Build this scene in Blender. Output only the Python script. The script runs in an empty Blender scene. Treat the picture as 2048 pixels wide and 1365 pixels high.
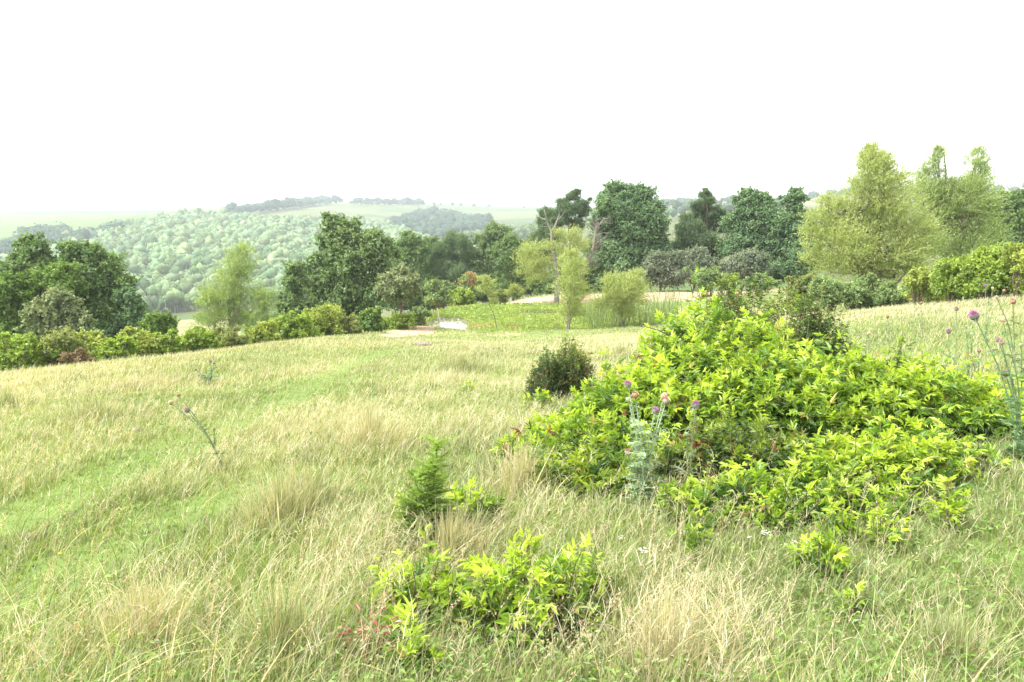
import bpy, math, random
import numpy as np

rng = np.random.default_rng(7)
random.seed(7)
R_ = math.radians
sc = bpy.context.scene
col = sc.collection
pi = math.pi

# ------------------------------------------------------------------ camera, sky, sun, exposure
FPX = 1607.0                      # focal length in photo pixels (photo 2048 wide)
PITCH = math.atan(262.0 / FPX)    # horizon at photo row 420
EYE = 1.7
cam_d = bpy.data.cameras.new("camera")
cam_d.sensor_width = 36.0
cam_d.lens = FPX / 2048.0 * 36.0
cam_d.clip_start = 0.05
cam_d.clip_end = 12000.0
cam = bpy.data.objects.new("camera", cam_d)
cam.location = (0, 0, EYE)
cam.rotation_euler = (pi / 2 - PITCH, 0, 0)
col.objects.link(cam)
sc.camera = cam

SUN_EL, SUN_AZ = R_(57), R_(-105)          # azimuth from +Y towards +X
w = bpy.data.worlds.new("World")
sc.world = w
w.use_nodes = True
nt = w.node_tree
nt.nodes.clear()
o_ = nt.nodes.new("ShaderNodeOutputWorld")
bg = nt.nodes.new("ShaderNodeBackground")
sky = nt.nodes.new("ShaderNodeTexSky")
sky.sky_type = 'NISHITA'
sky.sun_disc = False
sky.sun_elevation = SUN_EL
sky.sun_rotation = SUN_AZ
sky.air_density = 1.0
sky.dust_density = 2.0
sky.ozone_density = 1.0
hs = nt.nodes.new("ShaderNodeHueSaturation")   # thin overcast: the sky's blue washed out
hs.inputs["Saturation"].default_value = 0.06
nt.links.new(sky.outputs[0], hs.inputs["Color"])
nt.links.new(hs.outputs[0], bg.inputs["Color"])
bg.inputs["Strength"].default_value = 0.15
nt.links.new(bg.outputs[0], o_.inputs["Surface"])

sun_d = bpy.data.lights.new("sun", 'SUN')
sun_d.energy = 1.5
sun_d.angle = R_(14)
sun_d.color = (1.0, 0.975, 0.94)
sun = bpy.data.objects.new("sun", sun_d)
from mathutils import Vector
_d = Vector((math.sin(SUN_AZ) * math.cos(SUN_EL), math.cos(SUN_AZ) * math.cos(SUN_EL), math.sin(SUN_EL)))
sun.rotation_euler = _d.to_track_quat('Z', 'Y').to_euler()
sun.location = (0, 0, 60)
col.objects.link(sun)

sc.view_settings.view_transform = 'Standard'
sc.view_settings.look = 'None'
sc.view_settings.exposure = 2.22
sc.view_settings.gamma = 1.0
sc.render.engine = 'CYCLES'
sc.cycles.max_bounces = 6
sc.cycles.diffuse_bounces = 3
sc.cycles.transmission_bounces = 4
sc.cycles.glossy_bounces = 2
sc.cycles.volume_bounces = 1
sc.cycles.use_denoising = True
sc.cycles.caustics_reflective = False
sc.cycles.caustics_refractive = False

# ------------------------------------------------------------------ pixels and points
CP, SP = math.cos(PITCH), math.sin(PITCH)


def P(u, v, Y):
    """world point at photo pixel (u, v) and forward distance Y"""
    x = (u - 1024.0) / FPX
    yu = -(v - 682.5) / FPX
    dy = CP + yu * SP
    dz = -SP + yu * CP
    return np.array([x * Y / dy, Y, EYE + dz * Y / dy])


def to_px(p):
    """photo pixel of world points (n,3)"""
    d = p - np.array([0, 0, EYE])
    f = d[:, 1] * CP - d[:, 2] * SP
    f = np.where(np.abs(f) < 1e-6, 1e-6, f)
    up = d[:, 1] * SP + d[:, 2] * CP
    return 1024 + FPX * d[:, 0] / f, 682.5 - FPX * up / f


def _hash(ix, iy, iz, seed):
    M = np.uint32
    h = (ix.astype(np.int64) * 374761393 + iy.astype(np.int64) * 668265263 + iz.astype(np.int64) * 2147483647 + seed * 974711) & 0xffffffff
    h = h.astype(np.uint32)
    h = (h ^ (h >> M(13))) * M(1274126177)
    h = (h ^ (h >> M(16))) * M(2246822519)
    h = h ^ (h >> M(15))
    return h.astype(np.float64) / 4294967295.0


def noise2(x, y, seed=0):
    x = np.asarray(x, float); y = np.asarray(y, float)
    ix, iy = np.floor(x), np.floor(y)
    fx, fy = x - ix, y - iy
    fx = fx * fx * (3 - 2 * fx); fy = fy * fy * (3 - 2 * fy)
    z = np.zeros_like(ix)
    a = _hash(ix, iy, z, seed); b = _hash(ix + 1, iy, z, seed)
    c = _hash(ix, iy + 1, z, seed); d = _hash(ix + 1, iy + 1, z, seed)
    return (a * (1 - fx) + b * fx) * (1 - fy) + (c * (1 - fx) + d * fx) * fy


def fbm2(x, y, seed=0, n=3):
    s, a, t = 0, 1.0, 0
    for k in range(n):
        s = s + a * noise2(x * 2 ** k, y * 2 ** k, seed + 17 * k); t += a; a *= 0.5
    return s / t


def sstep(a, b, x):
    t = np.clip((x - a) / (b - a), 0, 1)
    return t * t * (3 - 2 * t)


def unit(v):
    return v / np.maximum(np.linalg.norm(v, axis=-1, keepdims=True), 1e-9)


def in_poly(u, v, poly):
    poly = np.asarray(poly, float)
    inside = np.zeros(len(u), bool)
    j = len(poly) - 1
    for i in range(len(poly)):
        xi, yi = poly[i]; xj, yj = poly[j]
        c = ((yi > v) != (yj > v)) & (u < (xj - xi) * (v - yi) / (yj - yi + 1e-12) + xi)
        inside ^= c
        j = i
    return inside


# ------------------------------------------------------------------ terrain: a spline through surveyed points
CTRL = [
    # near meadow
    (0, 1365, 2.75), (1024, 1365, 2.7), (2048, 1365, 2.7), (0, 1080, 5.2), (0, 900, 9), (0, 755, 24),
    (500, 1000, 5.5), (500, 800, 14), (500, 698, 34), (1024, 1000, 5.2), (1024, 800, 12), (1024, 700, 26),
    (1024, 665, 43), (880, 674, 43), (1300, 652, 42), (1500, 1040, 4.6), (1700, 750, 12), (1700, 625, 32),
    (2048, 900, 5.6), (2048, 700, 11), (2048, 600, 24), (250, 730, 27), (700, 668, 40),
    # left drop into the valley
    (0, 800, 32), (0, 765, 45), (0, 725, 80), (0, 650, 200), (0, 600, 330), (0, 545, 560), (0, 482, 750), (0, 455, 900), (0, 419.5, 1600),
    (250, 765, 34), (250, 735, 45), (250, 665, 150), (300, 632, 320), (300, 525, 520), (300, 442, 820), (300, 428, 1200), (300, 419, 1700),
    (500, 722, 42), (500, 690, 60), (450, 645, 120), (500, 617, 320), (500, 525, 520), (500, 445, 850), (500, 413, 1500),
    (640, 437, 900), (640, 403, 1500), (640, 660, 75),
    (800, 673, 40.5), (800, 644, 50), (850, 634, 54), (760, 662, 45), (800, 652, 60), (800, 650, 90), (800, 620, 250), (800, 560, 400), (800, 475, 800), (800, 440, 1050), (800, 407, 1600),
    (1100, 603, 61.5), (1100, 589, 67), (1100, 602, 76), (1100, 640, 110), (1060, 600, 250), (1060, 500, 500), (1060, 447, 900), (1060, 416, 1600),
    (1330, 594, 61.5), (1330, 581, 67), (1330, 592, 76), (1330, 600, 110), (1330, 530, 220), (1330, 470, 400), (1330, 432, 700), (1330, 411, 1500),
    (1700, 605, 45), (1650, 572, 66), (1650, 585, 90), (1650, 500, 250), (1650, 430, 600), (1650, 400, 1000), (1650, 389, 1500),
    (2048, 592, 32), (2048, 560, 60), (2048, 520, 100), (2048, 440, 400), (2048, 392, 1000), (2048, 386, 1500),
    (0, 440, 3600), (700, 440, 3600), (1400, 440, 3600), (2048, 440, 3600),
]
_cp = np.array([P(*c) for c in CTRL])
_cR = np.hypot(_cp[:, 0], _cp[:, 1])
_cX = np.stack([np.arctan2(_cp[:, 0], _cp[:, 1]) * 2.0, np.log(_cR)], 1)
_cs = (EYE - _cp[:, 2]) / _cR


def _U(d):
    return np.where(d > 1e-12, d * d * np.log(d + 1e-12), 0)


_n = len(_cX)
_K = _U(np.linalg.norm(_cX[:, None] - _cX[None], axis=2)) + np.eye(_n) * 1e-3
_A = np.zeros((_n + 3, _n + 3))
_A[:_n, :_n] = _K; _A[:_n, _n] = 1; _A[:_n, _n + 1:] = _cX
_A[_n, :_n] = 1; _A[_n + 1:, :_n] = _cX.T
_w = np.linalg.solve(_A, np.concatenate([_cs, np.zeros(3)]))
TH = np.linspace(-0.62, 0.62, 200)
LR = np.linspace(math.log(2.2), math.log(4200), 420)
_g = np.stack(np.meshgrid(TH * 2.0, LR, indexing='ij'), -1).reshape(-1, 2)
_S = np.full(len(_g), _w[_n]) + _g @ _w[_n + 1:]
for _k in range(_n):
    _S += _w[_k] * _U(np.linalg.norm(_g - _cX[_k], axis=1))
GRID_S = _S.reshape(len(TH), len(LR))

WATER = -5.36
PC = (2.7, 52.2); PR = (8.3, 7.3)


def pond_d(x, y):
    """below 1 inside the pond"""
    a = np.arctan2((y - PC[1]) / PR[1], (x - PC[0]) / PR[0])
    return np.hypot((x - PC[0]) / PR[0], (y - PC[1]) / PR[1]) * (1 + 0.05 * np.sin(3 * a + 1) + 0.03 * np.sin(7 * a))


def gz(x, y, bumps=True):
    x = np.atleast_1d(np.asarray(x, float)); y = np.atleast_1d(np.asarray(y, float))
    th = np.arctan2(x, y); Rr = np.hypot(x, y)
    t = (np.clip(th, TH[0], TH[-1]) - TH[0]) / (TH[1] - TH[0])
    l = (np.log(np.clip(Rr, 2.2, 4190)) - LR[0]) / (LR[1] - LR[0])
    i = np.clip(t.astype(int), 0, len(TH) - 2); j = np.clip(l.astype(int), 0, len(LR) - 2)
    ft, fl = t - i, l - j
    s = (GRID_S[i, j] * (1 - ft) + GRID_S[i + 1, j] * ft) * (1 - fl) + (GRID_S[i, j + 1] * (1 - ft) + GRID_S[i + 1, j + 1] * ft) * fl
    z = EYE - s * Rr
    k = sstep(1.2, 2.6, np.abs(th))                     # behind the camera: level upland
    z = z * (1 - k)
    z = z * sstep(1.2, 2.8, Rr)
    if bumps:
        a = sstep(1.5, 5, Rr) * (1 - sstep(70, 160, Rr))
        z = z + a * (0.10 * (fbm2(x * 0.55, y * 0.55, 3) - .5) + 0.05 * (noise2(x * 2.1, y * 2.1, 5) - .5))
        b = sstep(300, 700, Rr)
        z = z + b * 4.0 * (fbm2(x * 0.008, y * 0.008, 9) - .5)
    d = pond_d(x, y)
    near = d < 1.7
    if near.any():
        z = np.where(near, z * sstep(1.0, 1.5, d) + (1 - sstep(1.0, 1.5, d)) * np.minimum(z, WATER + 0.12 + .5 * np.clip(d - 1, 0, 1)), z)
        z = np.where(d < 1.06, np.minimum(z, WATER - 0.5 * (1.06 - d) / .3 + 0.03), z)
    return z


def G(u, Y):
    """point on the ground in column u at forward distance Y"""
    x = (u - 1024.0) / FPX * Y * 1.0
    for _ in range(4):
        z = gz([x], [Y])[0]
        f = Y * CP - (z - EYE) * SP
        x = (u - 1024.0) / FPX * f
    return np.array([x, Y, gz([x], [Y])[0]])


def ground_px(u, v, y0=2.3, y1=60):
    """where the ray of a pixel meets the meadow"""
    ys = np.exp(np.linspace(math.log(y0), math.log(y1), 400))
    pts = np.array([P(u, v, y) for y in ys])
    h = pts[:, 2] - gz(pts[:, 0], pts[:, 1])
    k = np.argmax(h < 0) if (h < 0).any() else len(ys) - 1
    return np.array([pts[k, 0], pts[k, 1], gz([pts[k, 0]], [pts[k, 1]])[0]])


# ------------------------------------------------------------------ mesh, object and material helpers
def mesh_np(name, V, faces, mat, color=None, smooth=False):
    """faces: list of int arrays (n,3) or (n,4)"""
    me = bpy.data.meshes.new(name)
    V = np.ascontiguousarray(V, np.float32)
    me.vertices.add(len(V)); me.vertices.foreach_set("co", V.ravel())
    faces = [np.asarray(f, np.int32) for f in faces if len(f)]
    nl = sum(f.size for f in faces); nf = sum(len(f) for f in faces)
    me.loops.add(nl); me.polygons.add(nf)
    me.loops.foreach_set("vertex_index", np.concatenate([f.ravel() for f in faces]))
    tot = np.concatenate([np.full(len(f), f.shape[1], np.int32) for f in faces])
    st = np.concatenate([[0], np.cumsum(tot)[:-1]]).astype(np.int32)
    me.polygons.foreach_set("loop_start", st)
    me.polygons.foreach_set("use_smooth", np.full(nf, bool(smooth)))
    me.update(calc_edges=True)
    if color is not None:
        at = me.attributes.new("Col", 'FLOAT_COLOR', 'POINT')
        c = np.ones((len(V), 4), np.float32); c[:, :3] = color
        at.data.foreach_set("color", c.ravel())
    me.materials.append(mat)
    return me


class MB:
    """collects geometry for one mesh"""
    def __init__(self):
        self.v = []; self.c = []; self.f = {3: [], 4: []}; self.n = 0

    def add(self, V, faces, color):
        V = np.asarray(V, float)
        c = np.empty((len(V), 3)); c[:] = color
        for f in faces:
            f = np.asarray(f)
            if len(f):
                self.f[f.shape[1]].append(f + self.n)
        self.v.append(V); self.c.append(c); self.n += len(V)

    def tube(self, pts, rad, color, sides=6):
        pts = np.asarray(pts, float); rad = np.asarray(rad, float) * np.ones(len(pts))
        n = len(pts)
        t = unit(np.gradient(pts, axis=0))
        ref = np.array([0.37, 0.91, 0.13])
        a = unit(np.cross(t, ref)); b = np.cross(t, a)
        an = np.linspace(0, 2 * pi, sides, endpoint=False)
        V = pts[:, None] + rad[:, None, None] * (np.cos(an)[None, :, None] * a[:, None] + np.sin(an)[None, :, None] * b[:, None])
        i = np.arange(n - 1)[:, None] * sides; j = np.arange(sides)[None]; k = (j + 1) % sides
        q = np.stack([i + j, i + k, i + sides + k, i + sides + j], -1).reshape(-1, 4)
        self.add(V.reshape(-1, 3), [q], color)

    def obj(self, name, mat, parent=None, smooth=False, origin=None):
        V = np.concatenate(self.v); C = np.concatenate(self.c)
        if origin is not None:
            V = V - np.asarray(origin)
        me = mesh_np(name, V, [np.concatenate(x) for x in self.f.values() if x], mat, C, smooth)
        o = bpy.data.objects.new(name, me)
        col.objects.link(o)
        if parent is not None:
            o.parent = parent
        return o


def thing(name, label, cat, loc=(0, 0, 0), group=None):
    o = bpy.data.objects.new(name, None)
    o.empty_display_size = 0.2
    o.location = tuple(float(a) for a in loc)
    col.objects.link(o)
    tag(o, label, cat, group)
    return o


def tag(o, label=None, cat=None, group=None, kind=None):
    if label: o["label"] = label
    if cat: o["category"] = cat
    if group: o["group"] = group
    if kind: o["kind"] = kind
    return o


def leaf_mat(name, transl=0.35, gloss=0.05, rough=0.45):
    m = bpy.data.materials.new(name); m.use_nodes = True
    n = m.node_tree.nodes; l = m.node_tree.links; n.clear()
    out = n.new("ShaderNodeOutputMaterial")
    at = n.new("ShaderNodeAttribute"); at.attribute_name = "Col"
    ge = n.new("ShaderNodeNewGeometry")
    no = n.new("ShaderNodeTexNoise"); no.inputs["Scale"].default_value = 9.0; no.inputs["Detail"].default_value = 2
    l.new(ge.outputs["Position"], no.inputs["Vector"])
    mr = n.new("ShaderNodeMapRange"); mr.inputs[1].default_value = .3; mr.inputs[2].default_value = .7
    mr.inputs[3].default_value = .82; mr.inputs[4].default_value = 1.18
    l.new(no.outputs["Fac"], mr.inputs[0])
    mx = n.new("ShaderNodeMix"); mx.data_type = 'RGBA'; mx.blend_type = 'MULTIPLY'; mx.inputs[0].default_value = 1
    l.new(at.outputs["Color"], mx.inputs[6]); l.new(mr.outputs[0], mx.inputs[7])
    d = n.new("ShaderNodeBsdfDiffuse"); t = n.new("ShaderNodeBsdfTranslucent"); g = n.new("ShaderNodeBsdfGlossy")
    l.new(mx.outputs[2], d.inputs["Color"])
    tc = n.new("ShaderNodeMix"); tc.data_type = 'RGBA'; tc.blend_type = 'MULTIPLY'; tc.inputs[0].default_value = 1
    tc.inputs[7].default_value = (1.1, 1.15, .6, 1)
    l.new(mx.outputs[2], tc.inputs[6]); l.new(tc.outputs[2], t.inputs["Color"])
    g.inputs["Roughness"].default_value = rough; g.inputs["Color"].default_value = (1, 1, 1, 1)
    a = n.new("ShaderNodeMixShader"); a.inputs[0].default_value = transl
    l.new(d.outputs[0], a.inputs[1]); l.new(t.outputs[0], a.inputs[2])
    b = n.new("ShaderNodeMixShader"); b.inputs[0].default_value = gloss
    l.new(a.outputs[0], b.inputs[1]); l.new(g.outputs[0], b.inputs[2])
    l.new(b.outputs[0], out.inputs["Surface"])
    return m


def bark_mat(name, scale=14.0):
    m = bpy.data.materials.new(name); m.use_nodes = True
    n = m.node_tree.nodes; l = m.node_tree.links
    p = n["Principled BSDF"]
    at = n.new("ShaderNodeAttribute"); at.attribute_name = "Col"
    tc = n.new("ShaderNodeTexCoord"); mp = n.new("ShaderNodeMapping"); mp.inputs["Scale"].default_value = (1, 1, .25)
    no = n.new("ShaderNodeTexNoise"); no.inputs["Scale"].default_value = scale; no.inputs["Detail"].default_value = 5
    l.new(tc.outputs["Object"], mp.inputs[0]); l.new(mp.outputs[0], no.inputs["Vector"])
    mr = n.new("ShaderNodeMapRange"); mr.inputs[1].default_value = .3; mr.inputs[2].default_value = .7
    mr.inputs[3].default_value = .6; mr.inputs[4].default_value = 1.3
    l.new(no.outputs["Fac"], mr.inputs[0])
    mx = n.new("ShaderNodeMix"); mx.data_type = 'RGBA'; mx.blend_type = 'MULTIPLY'; mx.inputs[0].default_value = 1
    l.new(at.outputs["Color"], mx.inputs[6]); l.new(mr.outputs[0], mx.inputs[7])
    l.new(mx.outputs[2], p.inputs["Base Color"])
    p.inputs["Roughness"].default_value = .9
    bm = n.new("ShaderNodeBump"); bm.inputs["Strength"].default_value = .5; bm.inputs["Distance"].default_value = .02
    l.new(no.outputs["Fac"], bm.inputs["Height"]); l.new(bm.outputs[0], p.inputs["Normal"])
    return m


M_TREE = leaf_mat("tree_leaves", .34, .02)
M_BUSH = leaf_mat("bush_leaves", .42, .03, .4)
M_GRASS = leaf_mat("grass_blades", .40, .03, .5)
M_FAR = leaf_mat("far_crowns", .15, .0)
M_BARK = bark_mat("bark")
M_STEM = bark_mat("green_stem", 40)
M_PETAL = leaf_mat("petals", .35, .02)

# ------------------------------------------------------------------ terrain mesh
DIRT = [(985, 612), (1040, 599), (1150, 590), (1260, 584), (1400, 577), (1500, 577), (1500, 590), (1380, 601), (1250, 605), (1150, 608), (1060, 613)]
DIRT2 = [(758, 674), (795, 652), (840, 636), (900, 626), (945, 628), (885, 643), (868, 655), (866, 668), (820, 672), (790, 678)]


def lane(x, y):
    """worn greener wheel lanes that cross the meadow: 1 on the lane"""
    out = np.zeros(len(x))
    for pts in LANES:
        pts = np.asarray(pts)
        for a, b in zip(pts[:-1], pts[1:]):
            ab = b - a
            t = np.clip(((x - a[0]) * ab[0] + (y - a[1]) * ab[1]) / (ab @ ab), 0, 1)
            d = np.hypot(x - a[0] - t * ab[0], y - a[1] - t * ab[1])
            out = np.maximum(out, 1 - sstep(.15, .7, d))
    return out


LANES = []
for pl in ([(-200, 1130), (0, 1060), (180, 975), (330, 905), (470, 850), (600, 785), (690, 735), (760, 705)],
           [(-60, 1240), (120, 1150), (260, 1070), (420, 1010), (560, 960)],
           [(1120, 668), (900, 690), (760, 706)]):
    LANES.append(np.array([ground_px(u, v)[:2] for u, v in pl]))


def dryness(x, y):
    """0 lush green, 1 straw"""
    a = fbm2(x * .22 + 3, y * .13, 21, 3)
    b = fbm2(x * .7, y * .5, 27, 3)
    d = .60 * a + .40 * b
    d = sstep(.43, .77, d)
    Rr = np.hypot(x, y)
    d = d * .85 + .12 * sstep(8, 30, Rr)                  # more seed heads show at a grazing angle
    d = d * (1 - .95 * lane(x, y))
    for (cx, cy, rx, ry, amt) in DRYS:
        k = np.exp(-(((x - cx) / rx) ** 2 + ((y - cy) / ry) ** 2))
        d = d + amt * k
    return np.clip(d, 0, 1)


DRYS = []
for (u, v, ru, rr, amt) in ((80, 752, 150, 3, .7), (250, 772, 60, 1.6, .6), (640, 738, 60, 2.5, .5), (640, 870, 200, 2.0, .55), (1000, 860, 130, 1.6, .45),
                            (700, 1110, 130, .8, .7), (330, 1240, 110, .5, .5), (1050, 1010, 120, .9, .55), (1380, 1300, 130, .4, .5),
                            (100, 1000, 160, 1.2, -.6), (330, 1120, 160, .8, -.5), (500, 790, 150, 2, -.25), (960, 930, 90, .6, -.6),
                            (1850, 1200, 250, .8, -.3), (1850, 665, 260, 5, -.7), (1300, 680, 250, 8, .35), (930, 740, 60, 1.5, -.5), (1800, 622, 250, 3, .3),
                            (560, 1180, 160, .5, -.2), (850, 690, 200, 5, .15)):
    g = ground_px(u, v)
    DRYS.append((g[0], g[1], ru / FPX * g[1], rr, amt))

C_LUSH = np.array([.155, .21, .055]); C_MID = np.array([.25, .28, .085]); C_STRAW = np.array([.42, .37, .20])


def sward(x, y):
    d = dryness(x, y)[:, None]
    return np.where(d < .5, C_LUSH + (C_MID - C_LUSH) * d * 2, C_MID + (C_STRAW - C_MID) * (d - .5) * 2)


th = np.concatenate([np.linspace(-pi, -.66, 40, endpoint=False), np.linspace(-.66, .66, 561), np.linspace(.66, pi, 41)[1:]])
rr = np.concatenate([np.exp(np.linspace(math.log(.6), math.log(75), 520, endpoint=False)), np.exp(np.linspace(math.log(75), math.log(4200), 260))])
TT, RR = np.meshgrid(th, rr, indexing='ij')
X, Y = (RR * np.sin(TT)).ravel(), (RR * np.cos(TT)).ravel()
Z = gz(X, Y)
V = np.stack([X, Y, Z], 1)
nu, nr = len(th), len(rr)
ii = np.arange(nu - 1)[:, None] * nr + np.arange(nr - 1)[None]
quads = np.stack([ii, ii + nr, ii + nr + 1, ii + 1], -1).reshape(-1, 4)
u_, v_ = to_px(V)
Rall = RR.ravel()
C = sward(X, Y) * np.array([.72, .78, .72])
# soil of the pond bank
soil = np.array([.36, .255, .175])
for poly in (DIRT, DIRT2):
    jit = 7 * (fbm2(X * .6, Y * .6, 31) - .5)
    k = (in_poly(u_ + jit * 2, v_ + jit, poly) & (Rall > 38) & (Rall < 75)).astype(float)
    k *= sstep(.25, .55, fbm2(X * 1.3, Y * .8, 33, 4) + .15)
    tone = (.85 + .35 * noise2(X * .5, Y * .5, 35))[:, None]
    C = C * (1 - k[:, None]) + soil * tone * k[:, None]
mud = pond_d(X, Y)
k = ((mud < 1.12) & (mud > .9)).astype(float)[:, None] * .6
C = C * (1 - k) + np.array([.30, .23, .14]) * k
# far fields: pasture, hay and crop strips on the hills
far = Rall > 95
field = np.where((fbm2(X * .0022, Y * .0016, 41) > .5)[:, None], np.array([.115, .125, .045]), np.array([.08, .105, .035]))
band = sstep(.45, .6, fbm2(X * .004, Y * .012, 43, 4))[:, None]
field = field * (1 - .5 * band) + np.array([.19, .18, .08]) * .5 * band
yel = ((u_ < 330) & (v_ > 428) & (Rall > 500))[:, None]
field = np.where(yel, np.array([.115, .155, .038]), field)
dk = ((u_ < 330) & (v_ <= 428) & (Rall > 500))[:, None]
field = np.where(dk, np.array([.060, .085, .036]) + .012 * band, field)
tanf = ((u_ > 1500) & (v_ < 412) & (Rall > 500))[:, None]
field = np.where(tanf, np.array([.21, .185, .08]), field)
low = ((Rall < 330) & (u_ < 620))[:, None]
field = np.where(low, np.array([.10, .15, .05]), field)
tan2 = ((Rall < 300) & (u_ > 310) & (u_ < 480) & (v_ > 618))[:, None]
field = np.where(tan2, np.array([.30, .26, .13]), field)
scrub = ((Rall > 76) & (Rall < 200) & (u_ > 620) & (u_ < 1650))[:, None]
field = np.where(scrub, np.array([.10, .14, .045]), field)
field = field * np.array([.66, .72, .70])
kf = sstep(76, 92, Rall)[:, None]
C = C * (1 - kf) + field * kf

m = bpy.data.materials.new("ground"); m.use_nodes = True
n = m.node_tree.nodes; l = m.node_tree.links
p = n["Principled BSDF"]; p.inputs["Roughness"].default_value = 1.0; p.inputs["Specular IOR Level"].default_value = .1
at = n.new("ShaderNodeAttribute"); at.attribute_name = "Col"
ge = n.new("ShaderNodeNewGeometry")
no = n.new("ShaderNodeTexNoise"); no.inputs["Scale"].default_value = 3.5; no.inputs["Detail"].default_value = 8; no.inputs["Roughness"].default_value = .7
l.new(ge.outputs["Position"], no.inputs["Vector"])
no2 = n.new("ShaderNodeTexNoise"); no2.inputs["Scale"].default_value = .05; no2.inputs["Detail"].default_value = 6
l.new(ge.outputs["Position"], no2.inputs["Vector"])
ad = n.new("ShaderNodeMath"); ad.operation = 'ADD'
l.new(no.outputs["Fac"], ad.inputs[0]); l.new(no2.outputs["Fac"], ad.inputs[1])
mr = n.new("ShaderNodeMapRange"); mr.inputs[1].default_value = .7; mr.inputs[2].default_value = 1.3; mr.inputs[3].default_value = .7; mr.inputs[4].default_value = 1.3
l.new(ad.outputs[0], mr.inputs[0])
mx = n.new("ShaderNodeMix"); mx.data_type = 'RGBA'; mx.blend_type = 'MULTIPLY'; mx.inputs[0].default_value = 1
l.new(at.outputs["Color"], mx.inputs[6]); l.new(mr.outputs[0], mx.inputs[7]); l.new(mx.outputs[2], p.inputs["Base Color"])
bm = n.new("ShaderNodeBump"); bm.inputs["Strength"].default_value = .4; bm.inputs["Distance"].default_value = .05
l.new(no.outputs["Fac"], bm.inputs["Height"]); l.new(bm.outputs[0], p.inputs["Normal"])
me = mesh_np("ground", V, [quads], m, C, True)
o = bpy.data.objects.new("ground", me); col.objects.link(o); tag(o, kind="structure")

# pond water
an = np.linspace(0, 2 * pi, 96, endpoint=False)
rad_ = 1.12 / (1 + 0.05 * np.sin(3 * an + 1) + 0.03 * np.sin(7 * an))
ring = np.stack([PC[0] + PR[0] * rad_ * np.cos(an), PC[1] + PR[1] * rad_ * np.sin(an), np.full(96, WATER)], 1)
Vw = np.concatenate([ring, [[PC[0], PC[1], WATER]]])
fw = np.array([[k, (k + 1) % 96, 96] for k in range(96)])
m = bpy.data.materials.new("pond_water"); m.use_nodes = True
n = m.node_tree.nodes; l = m.node_tree.links
p = n["Principled BSDF"]; p.inputs["Base Color"].default_value = (.13, .115, .075, 1); p.inputs["Roughness"].default_value = .07; p.inputs["IOR"].default_value = 1.5
no = n.new("ShaderNodeTexNoise"); no.inputs["Scale"].default_value = 2.2; no.inputs["Detail"].default_value = 3
tc = n.new("ShaderNodeTexCoord"); mp = n.new("ShaderNodeMapping"); mp.inputs["Scale"].default_value = (1, .4, 1)
l.new(tc.outputs["Object"], mp.inputs[0]); l.new(mp.outputs[0], no.inputs["Vector"])
bm = n.new("ShaderNodeBump"); bm.inputs["Strength"].default_value = .7; bm.inputs["Distance"].default_value = .06
l.new(no.outputs["Fac"], bm.inputs["Height"]); l.new(bm.outputs[0], p.inputs["Normal"])
me = mesh_np("pond_water", Vw, [fw], m)
o = bpy.data.objects.new("pond_water", me); col.objects.link(o); tag(o, kind="structure")

# ------------------------------------------------------------------ haze: one closed box of thin air
HAZE = 0.00030
me = bpy.data.meshes.new("haze")
b0, b1 = (-4400, -4400, -72), (4400, 4400, 85)
vs = [(x, y, z) for x in (b0[0], b1[0]) for y in (b0[1], b1[1]) for z in (b0[2], b1[2])]
me.from_pydata(vs, [], [(0, 1, 3, 2), (4, 6, 7, 5), (0, 4, 5, 1), (2, 3, 7, 6), (0, 2, 6, 4), (1, 5, 7, 3)])
m = bpy.data.materials.new("haze"); m.use_nodes = True
n = m.node_tree.nodes; l = m.node_tree.links; n.clear()
out = n.new("ShaderNodeOutputMaterial"); pv = n.new("ShaderNodeVolumePrincipled")
pv.inputs["Density"].default_value = HAZE
pv.inputs["Color"].default_value = (.80, .87, .92, 1)
pv.inputs["Anisotropy"].default_value = .2
l.new(pv.outputs[0], out.inputs["Volume"])
me.materials.append(m)
HAZE_OBJ = bpy.data.objects.new("haze", me); col.objects.link(HAZE_OBJ); tag(HAZE_OBJ, kind="stuff")
print("haze z range of ground", Z.min(), Z.max())


# ------------------------------------------------------------------ leaf scatter for crowns
def rnd_dir(nn):
    return unit(rng.normal(size=(nn, 3)))


def add_leaves(mb, p, nrm, axis, L, W, color):
    """one folded pointed leaf face per point"""
    N = len(p)
    a = unit(axis - (axis * nrm).sum(1, keepdims=True) * nrm)
    b = np.cross(nrm, a)
    L = np.asarray(L).reshape(-1, 1) * np.ones((N, 1)); W = np.asarray(W).reshape(-1, 1) * np.ones((N, 1))
    f = nrm * W * .3
    Vv = np.stack([p - a * L / 2, p + b * W / 2 + f - a * L * .08, p + a * L / 2, p - b * W / 2 + f - a * L * .08], 1).reshape(-1, 3)
    k = np.arange(N)[:, None] * 4
    mb.add(Vv, [np.concatenate([k, k + 1, k + 2, k + 3], 1)], np.repeat(color, 4, axis=0))


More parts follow.
